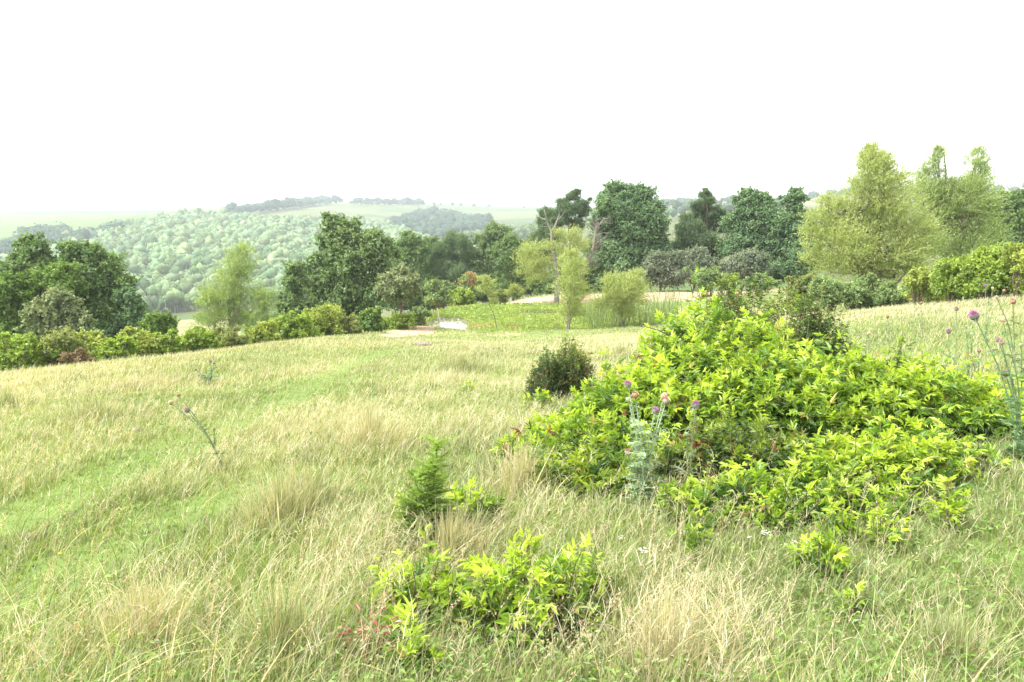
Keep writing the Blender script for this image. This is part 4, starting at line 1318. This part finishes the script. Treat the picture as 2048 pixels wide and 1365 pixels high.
bramble('dark green reddish heart of the bramble thicket below its lime shoots', [(1470, 5.7, .5, 860), (1560, 5.6, .4, 880), (1400, 5.6, .35, 880)], 300, DARKC, seed_red=.07)
bramble('low front apron of lime shoots right of the flowering thistle', [(1430, 4.75, .35, 985), (1520, 4.8, .4, 975), (1610, 4.8, .35, 965)], 300, LIME)
bramble('right front apron of pointed lime shoots beside the open grass', [(1700, 5.2, .45, 890), (1790, 5.2, .45, 885), (1870, 5.3, .4, 880), (1720, 4.6, .35, 985)], 420, LIME)
bramble('dull green knee-high front of the bramble thicket left of the flowering thistle', [(1140, 5.5, .35, 915), (1210, 5.4, .35, 920)], 240, (LIME_D, LIME_M * .85, LIME_T * .75))
bramble('dark small-leaved bush behind the tallest lime hump', [(1475, 10.5, .7, 570), (1540, 10.3, .55, 590), (1440, 10.2, .45, 590)], 900, DARKC, .055, None, seed_red=.03, fingers=3)
bramble('upright dark bush with a lime spike top at the right rear of the thicket', [(1612, 9.0, .34, 585), (1635, 9.1, .45, 622), (1600, 9, .45, 650), (1660, 8.8, .4, 680)], 700, DARKC, .055, None, seed_red=.03, fingers=3)
bramble('small dark shrub with red-brown leaves alone on the slope', [(1140, 11.4, .36, 686), (1150, 11.3, .35, 705)], 420, DARKC, .05, 'small dark shrubs on the slope', 'small_shrub', 'shrub', seed_red=.16, fingers=3)
bramble('rounder small dark shrub touching the red-brown one on its left', [(1095, 11.2, .33, 712)], 300, (DARK_D, DARK_M * .9, DARK_M * 1.2), .045, 'small dark shrubs on the slope', 'small_shrub', 'shrub', seed_red=.05, fingers=3)
bramble('dark sprig with reddish leaves at the left rim of the tallest lime hump', [(1290, 9.2, .25, 690)], 120, DARKC, .05, None, 'small_shrub', 'shrub', seed_red=.2, fingers=3)

GS = 'lime sprouts in the grass'


def sprout(label, u, v, r, vt, n, cols=LIME, size=.070, **k):
    g = ground_px(u, v)
    n = int(n * 1.25)
    return bramble(label, [(u, g[1], r, vt)], n, cols, size, k.pop('group', GS), 'leafy_sprout', 'sprout', fill=k.pop('fill', .35), **k)


sprout('largest lime sprout cluster at the bottom of the photo', 1055, 1262, .32, 1118, 64)
sprout('lime sprout cluster left of the largest one, below the tall dark weed', 835, 1230, .25, 1140, 32)
sprout('single pale rosette of leaves above the red-leaved plant', 808, 1300, .06, 1245, 5)
sprout('lime sprout at the bottom edge right of the red-leaved plant', 825, 1352, .1, 1285, 12)
sprout('spread of lime leaves joining the two bottom clusters', 950, 1250, .22, 1168, 24)
sprout('lime sprout leaning out right of the largest bottom cluster', 1165, 1205, .16, 1145, 22)
sprout('yellow-lime sprout right beside the tall dark weed', 945, 1050, .2, 970, 22)
sprout('tiny yellow sprout on the left side of the tall dark weed', 800, 1045, .05, 998, 4)
sprout('lime star-shaped sprout in front of the bramble thicket', 1690, 1085, .09, 1015, 9)
sprout('pair of pointed lime sprouts right of the star-shaped one', 1765, 1095, .09, 1048, 8)
sprout('isolated lime sprout in open grass right of the thicket', 1895, 1065, .1, 1000, 10)
sprout('soft lime sprout among the white flowers', 1640, 1145, .14, 1085, 18)
sprout('lime sprout just left of the white flower by the thicket', 1540, 1060, .13, 1010, 16)
sprout('faint lime sprout under the open grass, alone on the lower right', 1705, 1235, .06, 1180, 6)
sprout('faded lime sprout right of the thistle foot', 1375, 1110, .12, 1070, 12, (LIME_D, LIME_M, LIME_T * .85))
sprout('tall single lime shoot standing above the right shoulder of the thicket', 1797, 760, .1, 676, 12)
sprout('small lime sprout at the left rim of the thicket below the dark shrub', 1085, 820, .3, 785, 26)
sprout('pale lime sprout in the meadow left of the small dark shrub', 935, 790, .15, 768, 10)

# plant with red autumn leaves at the bottom
g = ground_px(742, 1330)
root = thing('red_leaved_plant', 'low plant with red leaves at the bottom of the photo', 'plant', g)
mb = MB(); st = MB(); N = 40
a = rng.uniform(0, 6.28, N); r = .10 * np.sqrt(rng.uniform(size=N))
tip = g + np.stack([r * np.cos(a), r * np.sin(a), rng.uniform(.06, .2, N)], 1)
d = unit(np.stack([np.cos(a), np.sin(a), rng.uniform(-.2, .6, N)], 1))
leaflets(mb, tip, d, unit(np.cross(np.cross(d, [[0, 0, 1.]]), d)), rng.uniform(.022, .045, N), rng.uniform(.01, .02, N), rng.uniform(0, .4, N), np.where(rng.uniform(size=(N, 1)) < .7, np.array([.27, .05, .045]), np.array([.30, .16, .09])))
for k in range(0, N, 4):
    st.tube(bez(g, tip[k], 4, .05, .03), np.linspace(.003, .0015, 4), (.25, .1, .07), 4)
mb.obj('foliage', M_BUSH, root, origin=g); st.obj('stem', M_STEM, root, origin=g)


# ------------------------------------------------------------------ jagged leaves for weeds and thistles
def jagged_leaf(mb, p, d, up, L, W, color, pairs=5, droop=.3):
    """one pinnately cut leaf: a rib with narrow pointed lobes"""
    d = d / np.linalg.norm(d)
    s = np.cross(up, d); s /= max(np.linalg.norm(s), 1e-6); n_ = np.cross(d, s)
    t = np.linspace(.08, .9, pairs)
    base = p + d * (t * L)[:, None] - n_ * (droop * L * t ** 2)[:, None]
    wl = W * (1 - .75 * np.abs(t - .4))
    for sg in (-1, 1):
        dd = unit(sg * s * np.ones((pairs, 1)) * 1.0 + d * .75 + rng.normal(size=(pairs, 3)) * .15)
        leaflets(mb, base, dd, unit(n_ + rng.normal(size=(pairs, 3)) * .2), wl * rng.uniform(.8, 1.2, pairs), wl * .34, np.full(pairs, .2), np.tile(color, (pairs, 1)) * rng.uniform(.85, 1.15, (pairs, 1)))
    leaflets(mb, p[None], d[None], n_[None], np.array([L]), np.array([W * .30]), np.array([droop]), color[None])


g = ground_px(855, 1092)
root = thing('tall_weed', 'tall dark green weed with narrow cut leaves standing alone in the grass', 'weed', g)
st = MB(); mb = MB()
for s_ in range(9):
    b = g + np.array([rng.normal() * .045, rng.normal() * .045, -.03])
    top = P(858 + rng.normal() * 17, 915 + abs(rng.normal()) * 60 if s_ else 888, g[1] + rng.normal() * .1)
    path = bez(b, top, 10, 0, .012)
    st.tube(path, np.linspace(.006, .002, 10), (.09, .15, .04), 5)
    for k in range(20 if s_ else 34):
        t = rng.uniform(.12, 1.0); i = min(8, int(t * 9)); p = path[i] + (path[i + 1] - path[i]) * (t * 9 - i)
        a = rng.uniform(0, 6.28)
        d = np.array([math.cos(a), math.sin(a), .3 + rng.uniform(0, .5) + .9 * t ** 3])
        L = .135 * (1 - .35 * t) * rng.uniform(.5, 1.4)
        cc = np.array([.085, .165, .04]) * (1 - t * .8) + np.array([.30, .40, .085]) * t * .8
        jagged_leaf(mb, p, d, np.array([0, 0, 1.0]), L, .075 * (1 - .4 * t), cc, 4, rng.uniform(.1, .7))
mb.obj('foliage', M_BUSH, root, origin=g); st.obj('stem', M_STEM, root, True, origin=g)


# ------------------------------------------------------------------ thistles
def head_meshes(root, c, up, r, state, g):
    """state: bloom, half, bud, brown, seed. flower_head > petals"""
    up = up / np.linalg.norm(up)
    a = unit(np.cross(up, [.31, .8, .2])); b = np.cross(up, a)
    hb = MB()
    gc = {'bloom': (.13, .15, .10), 'half': (.20, .18, .12), 'bud': (.25, .30, .17), 'brown': (.22, .13, .07), 'seed': (.34, .24, .14)}[state]
    rings, sides = 7, 10
    ph = np.linspace(-1.35, 1.0, rings)
    Vv = []
    for f in ph:
        for k in range(sides):
            an_ = 2 * pi * k / sides
            Vv.append(c + up * (math.sin(f) * r * .9) + (a * math.cos(an_) + b * math.sin(an_)) * (math.cos(f) * r))
    q = [[i * sides + k, i * sides + (k + 1) % sides, (i + 1) * sides + (k + 1) % sides, (i + 1) * sides + k] for i in range(rings - 1) for k in range(sides)]
    hb.add(np.array(Vv), [np.array(q)], np.array(gc))
    nb = 70
    d = rnd_dir(nb); d = d[(d @ up) < .75]
    d = d - up * np.clip(d @ up, .2, 1)[:, None] * .2
    base = c + unit(d) * r * .9
    dd = unit(d + up * .1 + rng.normal(size=d.shape) * .15)
    tip = base + dd * r * rng.uniform(.35, .6, (len(d), 1))
    s = unit(np.cross(dd, up)) * r * .09
    V3 = np.stack([base - s, base + s, tip], 1).reshape(-1, 3)
    cc = np.array({'bloom': (.24, .26, .18), 'half': (.30, .24, .17), 'bud': (.36, .40, .26), 'brown': (.30, .19, .11), 'seed': (.44, .33, .2)}[state])
    hb.add(V3, [np.arange(len(V3)).reshape(-1, 3)], cc)
    ho = hb.obj('flower_head', M_STEM, root, origin=g)
    if state in ('bloom', 'half', 'seed', 'brown'):
        fb = MB()
        npet = {'bloom': 260, 'half': 110, 'seed': 150, 'brown': 40}[state]
        d = rnd_dir(npet * 3); d = d[(d @ up) > (-.12 if state == 'bloom' else .45)][:npet]
        pc = np.array({'bloom': (.42, .11, .40), 'half': (.46, .20, .26), 'seed': (.62, .55, .45), 'brown': (.32, .15, .14)}[state])
        b0 = c + up * r * .35 + d * r * .25
        tp = c + up * r * .30 + d * r * (1.25 if state == 'bloom' else 1.1) * rng.uniform(.85, 1.12, (len(d), 1))
        s = unit(np.cross(d, rng.normal(size=d.shape))) * r * .075
        V3 = np.stack([b0 - s, b0 + s, tp], 1).reshape(-1, 3)
        col3 = np.repeat(pc * rng.uniform(.75, 1.3, (len(d), 1)), 3, axis=0)
        fb.add(V3, [np.arange(len(V3)).reshape(-1, 3)], col3)
        po = fb.obj('petals', M_PETAL, ho, origin=g)
    return ho


def thistle(label, base_uv, heads, Y=None, leaf_n=26, leafc=(.17, .22, .135), leaf_L=.13, r0=.006, group='thistles', splay=.12, low=.75):
    """heads: (u, v, radius in px, state)"""
    g = ground_px(*base_uv) if Y is None else G(base_uv[0], Y)
    root = thing('thistle', label, 'thistle', g, group)
    st = MB(); mb = MB()
    leafc = np.array(leafc)
    for n_, (u, v, rp, state) in enumerate(heads):
        y = g[1] + rng.uniform(-splay, splay)
        c = P(u, v, y)
        r = rp * .86 * y / FPX
        mid = g * .45 + c * .55 + np.array([(g[0] - c[0]) * .18, rng.uniform(-.04, .04), .0])
        path = smooth_path(np.array([g - [0, 0, .03], g * .72 + mid * .28, mid, c * .7 + mid * .3, c - (c - mid) * .02]), 4)
        m_ = len(path)
        st.tube(path, np.linspace(r0, r0 * .45, m_), leafc * .95, 6)
        # spiny wings along the lower stem
        for k in range(60):
            i = rng.integers(0, int(m_ * low)); p = path[i] + (path[min(i + 1, m_ - 1)] - path[i]) * rng.uniform()
            a = rng.uniform(0, 6.28); d = unit(np.array([[math.cos(a), math.sin(a), .5]]))
            leaflets(mb, p[None], d, unit(np.cross(d, rng.normal(size=(1, 3)))), np.array([rng.uniform(.012, .03)]), np.array([.008]), np.array([.1]), (leafc * rng.uniform(.9, 1.7))[None])
        for k in range(leaf_n):
            t = rng.uniform(.02, low) ** 1.2; i = int(t * (m_ - 1)); p = path[i]
            a = rng.uniform(0, 6.28); d = np.array([math.cos(a), math.sin(a), rng.uniform(-.1, .7)])
            L = leaf_L * (1.25 - t) * rng.uniform(.6, 1.2)
            jagged_leaf(mb, p, d, np.array([0, 0, 1.]), L, L * .42, leafc * rng.uniform(.75, 1.5), 5, rng.uniform(-.1, .5))
        head_meshes(root, c, c - path[-4] + np.array([0, 0, .01]), r, state, g)
    st.obj('stem', M_STEM, root, True, origin=g)
    mb.obj('leaves', M_BUSH, root, origin=g)
    return root


thistle('silvery spiny thistle with several flower heads in front of the bramble thicket', (1288, 1012),
        [(1256, 770, 8, 'bloom'), (1270, 791, 9, 'brown'), (1257, 799, 7, 'bud'), (1310, 823, 8, 'bloom'), (1328, 794, 9, 'seed'), (1332, 804, 9, 'half'), (1256, 905, 8, 'half')],
        leafc=(.27, .35, .21), leaf_n=30, leaf_L=.12, Y=5.0)
thistle('single purple thistle flower on a straight stalk against the dark hollow of the thicket', (1378, 960), [(1391, 812, 9, 'bloom'), (1374, 867, 5, 'bud')], Y=5.15, leaf_n=8, leafc=(.16, .21, .10))
thistle('tall blue-green thistle at the right edge with a large purple head leaning left', (2040, 905), [(1949, 633, 11, 'bloom'), (2005, 640, 7, 'seed'), (2011, 748, 8, 'half'), (2003, 686, 6, 'half'), (1997, 682, 5, 'bloom')], Y=5.4, leafc=(.16, .25, .12), leaf_n=18, leaf_L=.12, r0=.006)
thistle('dark-leaved thistle stem cut by the right photo edge behind the tall one', (2046, 850), [(2042, 690, 5, 'bud'), (2060, 660, 7, 'bloom')], Y=6.2, leafc=(.11, .18, .09), leaf_n=18)
thistle('leaning thistle with a purple head and a white seed head alone in the left meadow', (450, 942), [(375, 822, 6, 'bloom'), (342, 806, 6, 'seed'), (357, 791, 4, 'brown')], leafc=(.15, .20, .09), leaf_n=8, leaf_L=.09)
thistle('thin small thistle bud standing in the grass right of the leaning thistle', (432, 900), [(428, 859, 3, 'brown')], leafc=(.15, .2, .09), leaf_n=3, leaf_L=.06)
thistle('faint distant thistle with a tiny purple head below the lime bushes', (422, 768), [(421, 724, 3.5, 'bloom'), (428, 727, 3, 'brown'), (391, 740, 2.5, 'brown')], leafc=(.12, .19, .12), leaf_n=10, leaf_L=.2, r0=.008)
GT = 'thistles on the right slope'
thistle('slender thistle with two purple heads one above the other on the right slope', (1905, 800), [(1897, 664, 5.5, 'bloom'), (1913, 619, 4.5, 'bloom')], Y=8.2, group=GT, leaf_n=8, leafc=(.19, .26, .13))
thistle('thistle with a magenta head just above the right end of the thicket', (1912, 830), [(1914, 749, 6, 'bloom'), (1924, 741, 3, 'brown'), (1886, 760, 4, 'seed'), (1891, 741, 4, 'seed')], Y=7.2, group=GT, leaf_n=6, leafc=(.19, .26, .13))
thistle('thistle with a dark closed purple head left of the tall blue-green thistle', (1962, 800), [(1958, 702, 4.5, 'brown'), (1940, 712, 3.5, 'seed'), (1945, 728, 3.5, 'brown')], Y=8.0, group=GT, leaf_n=8, leafc=(.19, .26, .13))
thistle('pale-headed thistle between the tall blue-green thistle and the slender one', (1935, 780), [(1945, 668, 4, 'bud'), (1932, 653, 3, 'bud')], Y=9.0, group=GT, leaf_n=10, leafc=(.14, .20, .10))
thistle('brown seed-headed thistle high at the right edge against the straw crest', (2030, 700), [(2026, 604, 7, 'brown'), (1993, 595, 4, 'seed')], Y=9.5, group=GT, leaf_n=8, leafc=(.13, .18, .08))
thistle('small dark thistle bud on the slope right of the upright dark bush', (1778, 680), [(1775, 634, 4, 'brown')], Y=16, group=GT, leaf_n=4, leafc=(.10, .17, .09))
thistle('thin thistle in front of the bright right bushes with a pinkish head', (1845, 660), [(1843, 606, 3.5, 'brown'), (1822, 600, 3, 'brown')], Y=17, group=GT, leaf_n=6, leafc=(.19, .25, .13))
thistle('purple-tipped thistle rising in front of the tallest right-edge bush', (1970, 650), [(1970, 572, 4, 'bloom'), (1985, 577, 3, 'seed'), (2008, 582, 4, 'brown')], Y=14, group=GT, leaf_n=6, leafc=(.19, .25, .13))
thistle('white-headed thistle at the rear right rim of the bramble thicket', (1735, 740), [(1728, 693, 5, 'seed'), (1738, 668, 4, 'seed')], Y=9.5, group=GT, leaf_n=6, leafc=(.19, .25, .13))


# ------------------------------------------------------------------ small flowers in the grass
def umbel(label, u, v, w_, n=9, h=.26, group='white flowers in the grass'):
    c = P(u, v, 1.0)
    g0 = ground_px(u, v + 28)
    y = g0[1]
    c = P(u, v, y)
    g = np.array([c[0] + rng.normal() * .02, y, gz([c[0]], [y])[0]])
    root = thing('white_flower', label, 'flower', g, group)
    st = MB(); st.tube(bez(g - [0, 0, .02], c - [0, 0, .02], 5, 0, .02), np.linspace(.0025, .0015, 5), (.14, .2, .07), 5)
    fl = MB(); r = 1.1 * w_ * y / FPX; n = int(n * 1.7)
    for k in range(n):
        a = rng.uniform(0, 6.28); q = r * math.sqrt(rng.uniform())
        p = c + np.array([q * math.cos(a), q * math.sin(a), rng.normal() * .004])
        st.tube(np.array([c - [0, 0, .022], p]), .0009, (.16, .22, .09), 3)
        m_ = 5
        aa = np.linspace(0, 2 * pi, m_, endpoint=False) + a
        dd = np.stack([np.cos(aa), np.sin(aa), np.full(m_, .25)], 1)
        leaflets(fl, np.tile(p, (m_, 1)), unit(dd), np.tile([[0, 0, 1.]], (m_, 1)), np.full(m_, r * .20), np.full(m_, r * .17), np.zeros(m_), np.tile([[.78, .78, .74]], (m_, 1)))
    st.obj('stem', M_STEM, root, origin=g); fl.obj('petals', M_PETAL, root, origin=g)


for lab, u, v, w_, n_ in (('white flat-topped flower right of the thistle foot in open grass', 1289, 1101, 11, 11),
                          ('white flower lowest on the right, in the grass below the thistle', 1380, 1150, 10, 10),
                          ('white flower at the right end of the largest bottom sprout cluster', 1202, 1174, 9, 9),
                          ('tiny white flower near the bottom right of the largest sprout cluster', 1268, 1240, 7, 6),
                          ('small white flower in the grass up left of the thistle foot', 1242, 1075, 8, 6),
                          ('white flower cluster under the soft lime sprout by the thicket', 1500, 1074, 7, 6),
                          ('widest white flower cluster at the front foot of the thicket', 1531, 1066, 10, 10),
                          ('white flower just right of the yellow flowers in front of the thicket', 1591, 1085, 7, 6),
                          ('small white flower above the widest white cluster', 1562, 1033, 6, 5)):
    umbel(lab, u, v, w_, n_)


def yellow(label, u, v, rp=4.5, group='yellow flowers in the grass'):
    g0 = ground_px(u, v + 14); y = g0[1]; c = P(u, v, y)
    g = np.array([c[0] + rng.normal() * .01, y, gz([c[0]], [y])[0]])
    root = thing('yellow_flower', label, 'flower', g, group)
    st = MB(); st.tube(bez(g - [0, 0, .02], c, 5, 0, .03), np.linspace(.002, .0012, 5), (.14, .2, .06), 4); st.obj('stem', M_STEM, root, origin=g)
    fl = MB(); m_ = 6; r = rp * y / FPX
    aa = np.linspace(0, 2 * pi, m_, endpoint=False)
    dd = unit(np.stack([np.cos(aa), np.sin(aa) * .8 - .2, .5 + .3 * np.sin(aa)], 1))
    leaflets(fl, np.tile(c, (m_, 1)), dd, np.tile(unit(np.array([[0, -.6, 1.]])), (m_, 1)), np.full(m_, r), np.full(m_, r * .8), np.zeros(m_), np.tile([[.75, .55, .03]], (m_, 1)))
    fl.obj('petals', M_PETAL, root, origin=g)


for lab, u, v in (('yellow flower at the bottom of the photo, left of two', 1194, 1338), ('yellow flower at the bottom of the photo, right of two', 1226, 1340),
                  ('yellow flower above the two at the bottom, in straw', 1192, 1307), ('yellow flower below the lime front apron of the thicket', 1480, 1098),
                  ('yellow flower below and right of the one under the lime apron', 1512, 1129), ('yellow flower close to the white one beside the largest sprout cluster', 1271, 1170),
                  ('yellow speck of a flower in the lush grass at the left', 120, 1108), ('yellow flower left of the white flower at the sprout cluster end', 1306, 1140)):
    yellow(lab, u, v)

# ------------------------------------------------------------------ pond plants, cattails, stakes, stones
N = 30000
a = rng.uniform(0, 2 * pi, N); q = np.sqrt(rng.uniform(size=N))
x = PC[0] + PR[0] * 1.07 * q * np.cos(a); y = PC[1] + PR[1] * 1.07 * q * np.sin(a)
open_w = ((x + 4.0) / 1.3) ** 2 + ((y - 48.4) / 4.2) ** 2 < 1 + .5 * (fbm2(x, y, 111) - .5)
open_w |= (((x - 1.8) / 1.7) ** 2 + ((y - 54.3) / 1.2) ** 2 < 1)
x, y = x[~open_w], y[~open_w]; N = len(x)
hmap = .10 + .5 * fbm2(x * .5, y * .5, 113) ** 1.5
p = np.stack([x, y, WATER + hmap * rng.uniform(.1, 1, N)], 1)
t = np.clip(rng.uniform(size=(N, 1)) * .6 + .6 * (fbm2(x * .6, y * .6, 115)[:, None] - .2), 0, 1)
c = np.array([.15, .24, .035]) * (1 - t) + np.array([.36, .43, .075]) * t
c = np.where(((fbm2(x * .35, y * .7, 117) > .64) & (y < 51))[:, None], np.array([.36, .27, .09]), c)
mb = MB()
add_leaves(mb, p, unit(np.array([0, -.5, .7]) + rng.normal(size=(N, 3)) * .6), rng.normal(size=(N, 3)) + np.array([0, 0, .8]), rng.uniform(.10, .24, N), rng.uniform(.04, .10, N), c)
o = mb.obj('pond_plants', M_BUSH); tag(o, kind='stuff')
N = 750
u = rng.choice([1185, 1205, 1240, 1290, 1315, 1330, 1345], N) + rng.normal(size=N) * 14
y = rng.uniform(47, 57, N); x = (u - 1024) / FPX * y
z = np.maximum(gz(x, y), WATER) - .05
t = rng.uniform(size=(N, 1)); c = np.array([.13, .21, .08]) * (1 - t) + np.array([.32, .38, .15]) * t
V, F, C = blades(x, y, rng.uniform(.7, 1.75, N), rng.uniform(.03, .06, N), rng.uniform(.02, .3, N), rng.uniform(0, 6.28, N), c * .8, c, 3, z=z)
mb = MB(); mb.add(V, F, C)
o = mb.obj('reeds', M_GRASS); tag(o, kind='stuff')
g = G(1113, 47); n_ = 26
mb = MB(); V, F, C = blades(g[0] + rng.normal(size=n_) * .12, g[1] + rng.normal(size=n_) * .1, rng.uniform(.5, 1.1, n_), np.full(n_, .05), rng.uniform(0, .25, n_), rng.uniform(0, 6.28, n_), np.tile([[.05, .11, .05]], (n_, 1)), np.tile([[.08, .15, .06]], (n_, 1)), 3)
mb.add(V, F, C); o = mb.obj('cattail_clump', M_GRASS); tag(o, 'dark green cattail clump alone at the near pond edge left of the narrow willow', 'reeds')
me_o = o

for k, (u, v0, v1, Y_, lab) in enumerate(((864, 634, 619, 52, 'thin pale wooden stake at the left end of the pond, leftmost of the stakes'), (878, 634, 617, 51.5, 'leaning pale wooden stake next to the leftmost one at the pond'),
                                          (900, 627, 614, 56, 'pale stake behind the pond water'), (907, 624, 612, 57, 'short pale stake nearest the yellow-green mound bush'))):
    a_, b_ = P(u + 3, v0 + 2, Y_), P(u - (3 if k == 1 else 0), v1, Y_)
    a_[2] = gz([a_[0]], [a_[1]])[0] - .1
    root = MB(); root.tube(np.array([a_, a_ * .5 + b_ * .5, b_]), [.05, .045, .04], (.46, .40, .30), 6)
    root.tube(np.array([b_, b_ + [0, 0, .02]]), [.04, .005], (.5, .44, .34), 6)
    o = root.obj('wooden_stake', M_BARK, None, origin=a_); o.location = a_; tag(o, lab, 'stake', 'wooden stakes at the pond')


def stone(label, u, v, r, name='stone', c=(.32, .26, .21), flat=.5):
    g = ground_px(u, v)
    bmv, fs = [], []
    nu_, nv_ = 14, 8
    for i in range(nv_ + 1):
        f = -pi / 2 + pi * i / nv_
        for j in range(nu_):
            th_ = 2 * pi * j / nu_
            d = np.array([math.cos(f) * math.cos(th_), math.cos(f) * math.sin(th_), math.sin(f)])
            k_ = 1 + .35 * (float(noise2(d[0] * 1.7 + u, d[1] * 1.7 + d[2] * 2.1, 121)) - .5) * 2
            bmv.append(d * r * k_ * np.array([1.2, .9, flat]))
    for i in range(nv_):
        for j in range(nu_):
            fs.append([i * nu_ + j, i * nu_ + (j + 1) % nu_, (i + 1) * nu_ + (j + 1) % nu_, (i + 1) * nu_ + j])
    mb = MB(); mb.add(np.array(bmv) + np.array([0, 0, r * flat * .35]), [np.array(fs)], np.array(c))
    o = mb.obj(name, M_BARK, None, True); o.location = g; tag(o, label, 'stone')


stone('low grey-brown stone lying in the meadow in front of the pond water', 845, 691, .26, c=(.17, .14, .115), flat=.4)
stone('small dark stone in the grass below the wide grey-green tussock', 272, 864, .07, c=(.13, .11, .09))
stone('small brown clod on the lane at the left', 70, 1078, .06, c=(.17, .125, .09))

# arching dark cane that sticks out of the thicket to the left
q = smooth_path(np.array([P(1360, 690, 7.3), P(1335, 668, 7.3), P(1305, 657, 7.25), P(1276, 652, 7.2)]), 4)
g = G(1360, 7.3)
root = thing('bare_cane', 'bare dark cane arching left out of the tallest lime hump', 'cane', g)
tb = MB(); tb.tube(np.concatenate([[g], q]), np.linspace(.008, .002, len(q) + 1), (.08, .055, .045), 5); tb.obj('cane', M_STEM, root, True, origin=g)
tb = MB(); d = unit(q[3:] - q[2:-1])
for k in range(len(q) - 3):
    tb.tube(np.array([q[k + 2], q[k + 2] + d[k] * .02 + np.array([0, 0, .02])]), [.002, .0005], (.1, .06, .05), 3)
tb.obj('thorn', M_STEM, root, origin=g)
# dry leaning stalk in front of the thicket
root = thing('dry_stalk', 'long dry grass stalk leaning right in front of the left end of the thicket', 'stalk', ground_px(1050, 1020))
g = np.array(root.location); e = P(1108, 893, g[1] + .2)
tb = MB(); tb.tube(bez(g, e, 7, .02), np.linspace(.004, .002, 7), (.40, .38, .16), 5); tb.obj('stem', M_STEM, root, True, origin=g)
tb = MB(); dd = unit((e - g)[None])
pts = np.array([e - (e - g) * .02 * k for k in range(8)])
add_leaves(tb, pts, rnd_dir(8), np.tile(dd, (8, 1)) + rng.normal(size=(8, 3)) * .4, .03, .008, np.tile([[.45, .36, .2]], (8, 1))); tb.obj('seed_head', M_GRASS, root, origin=g)
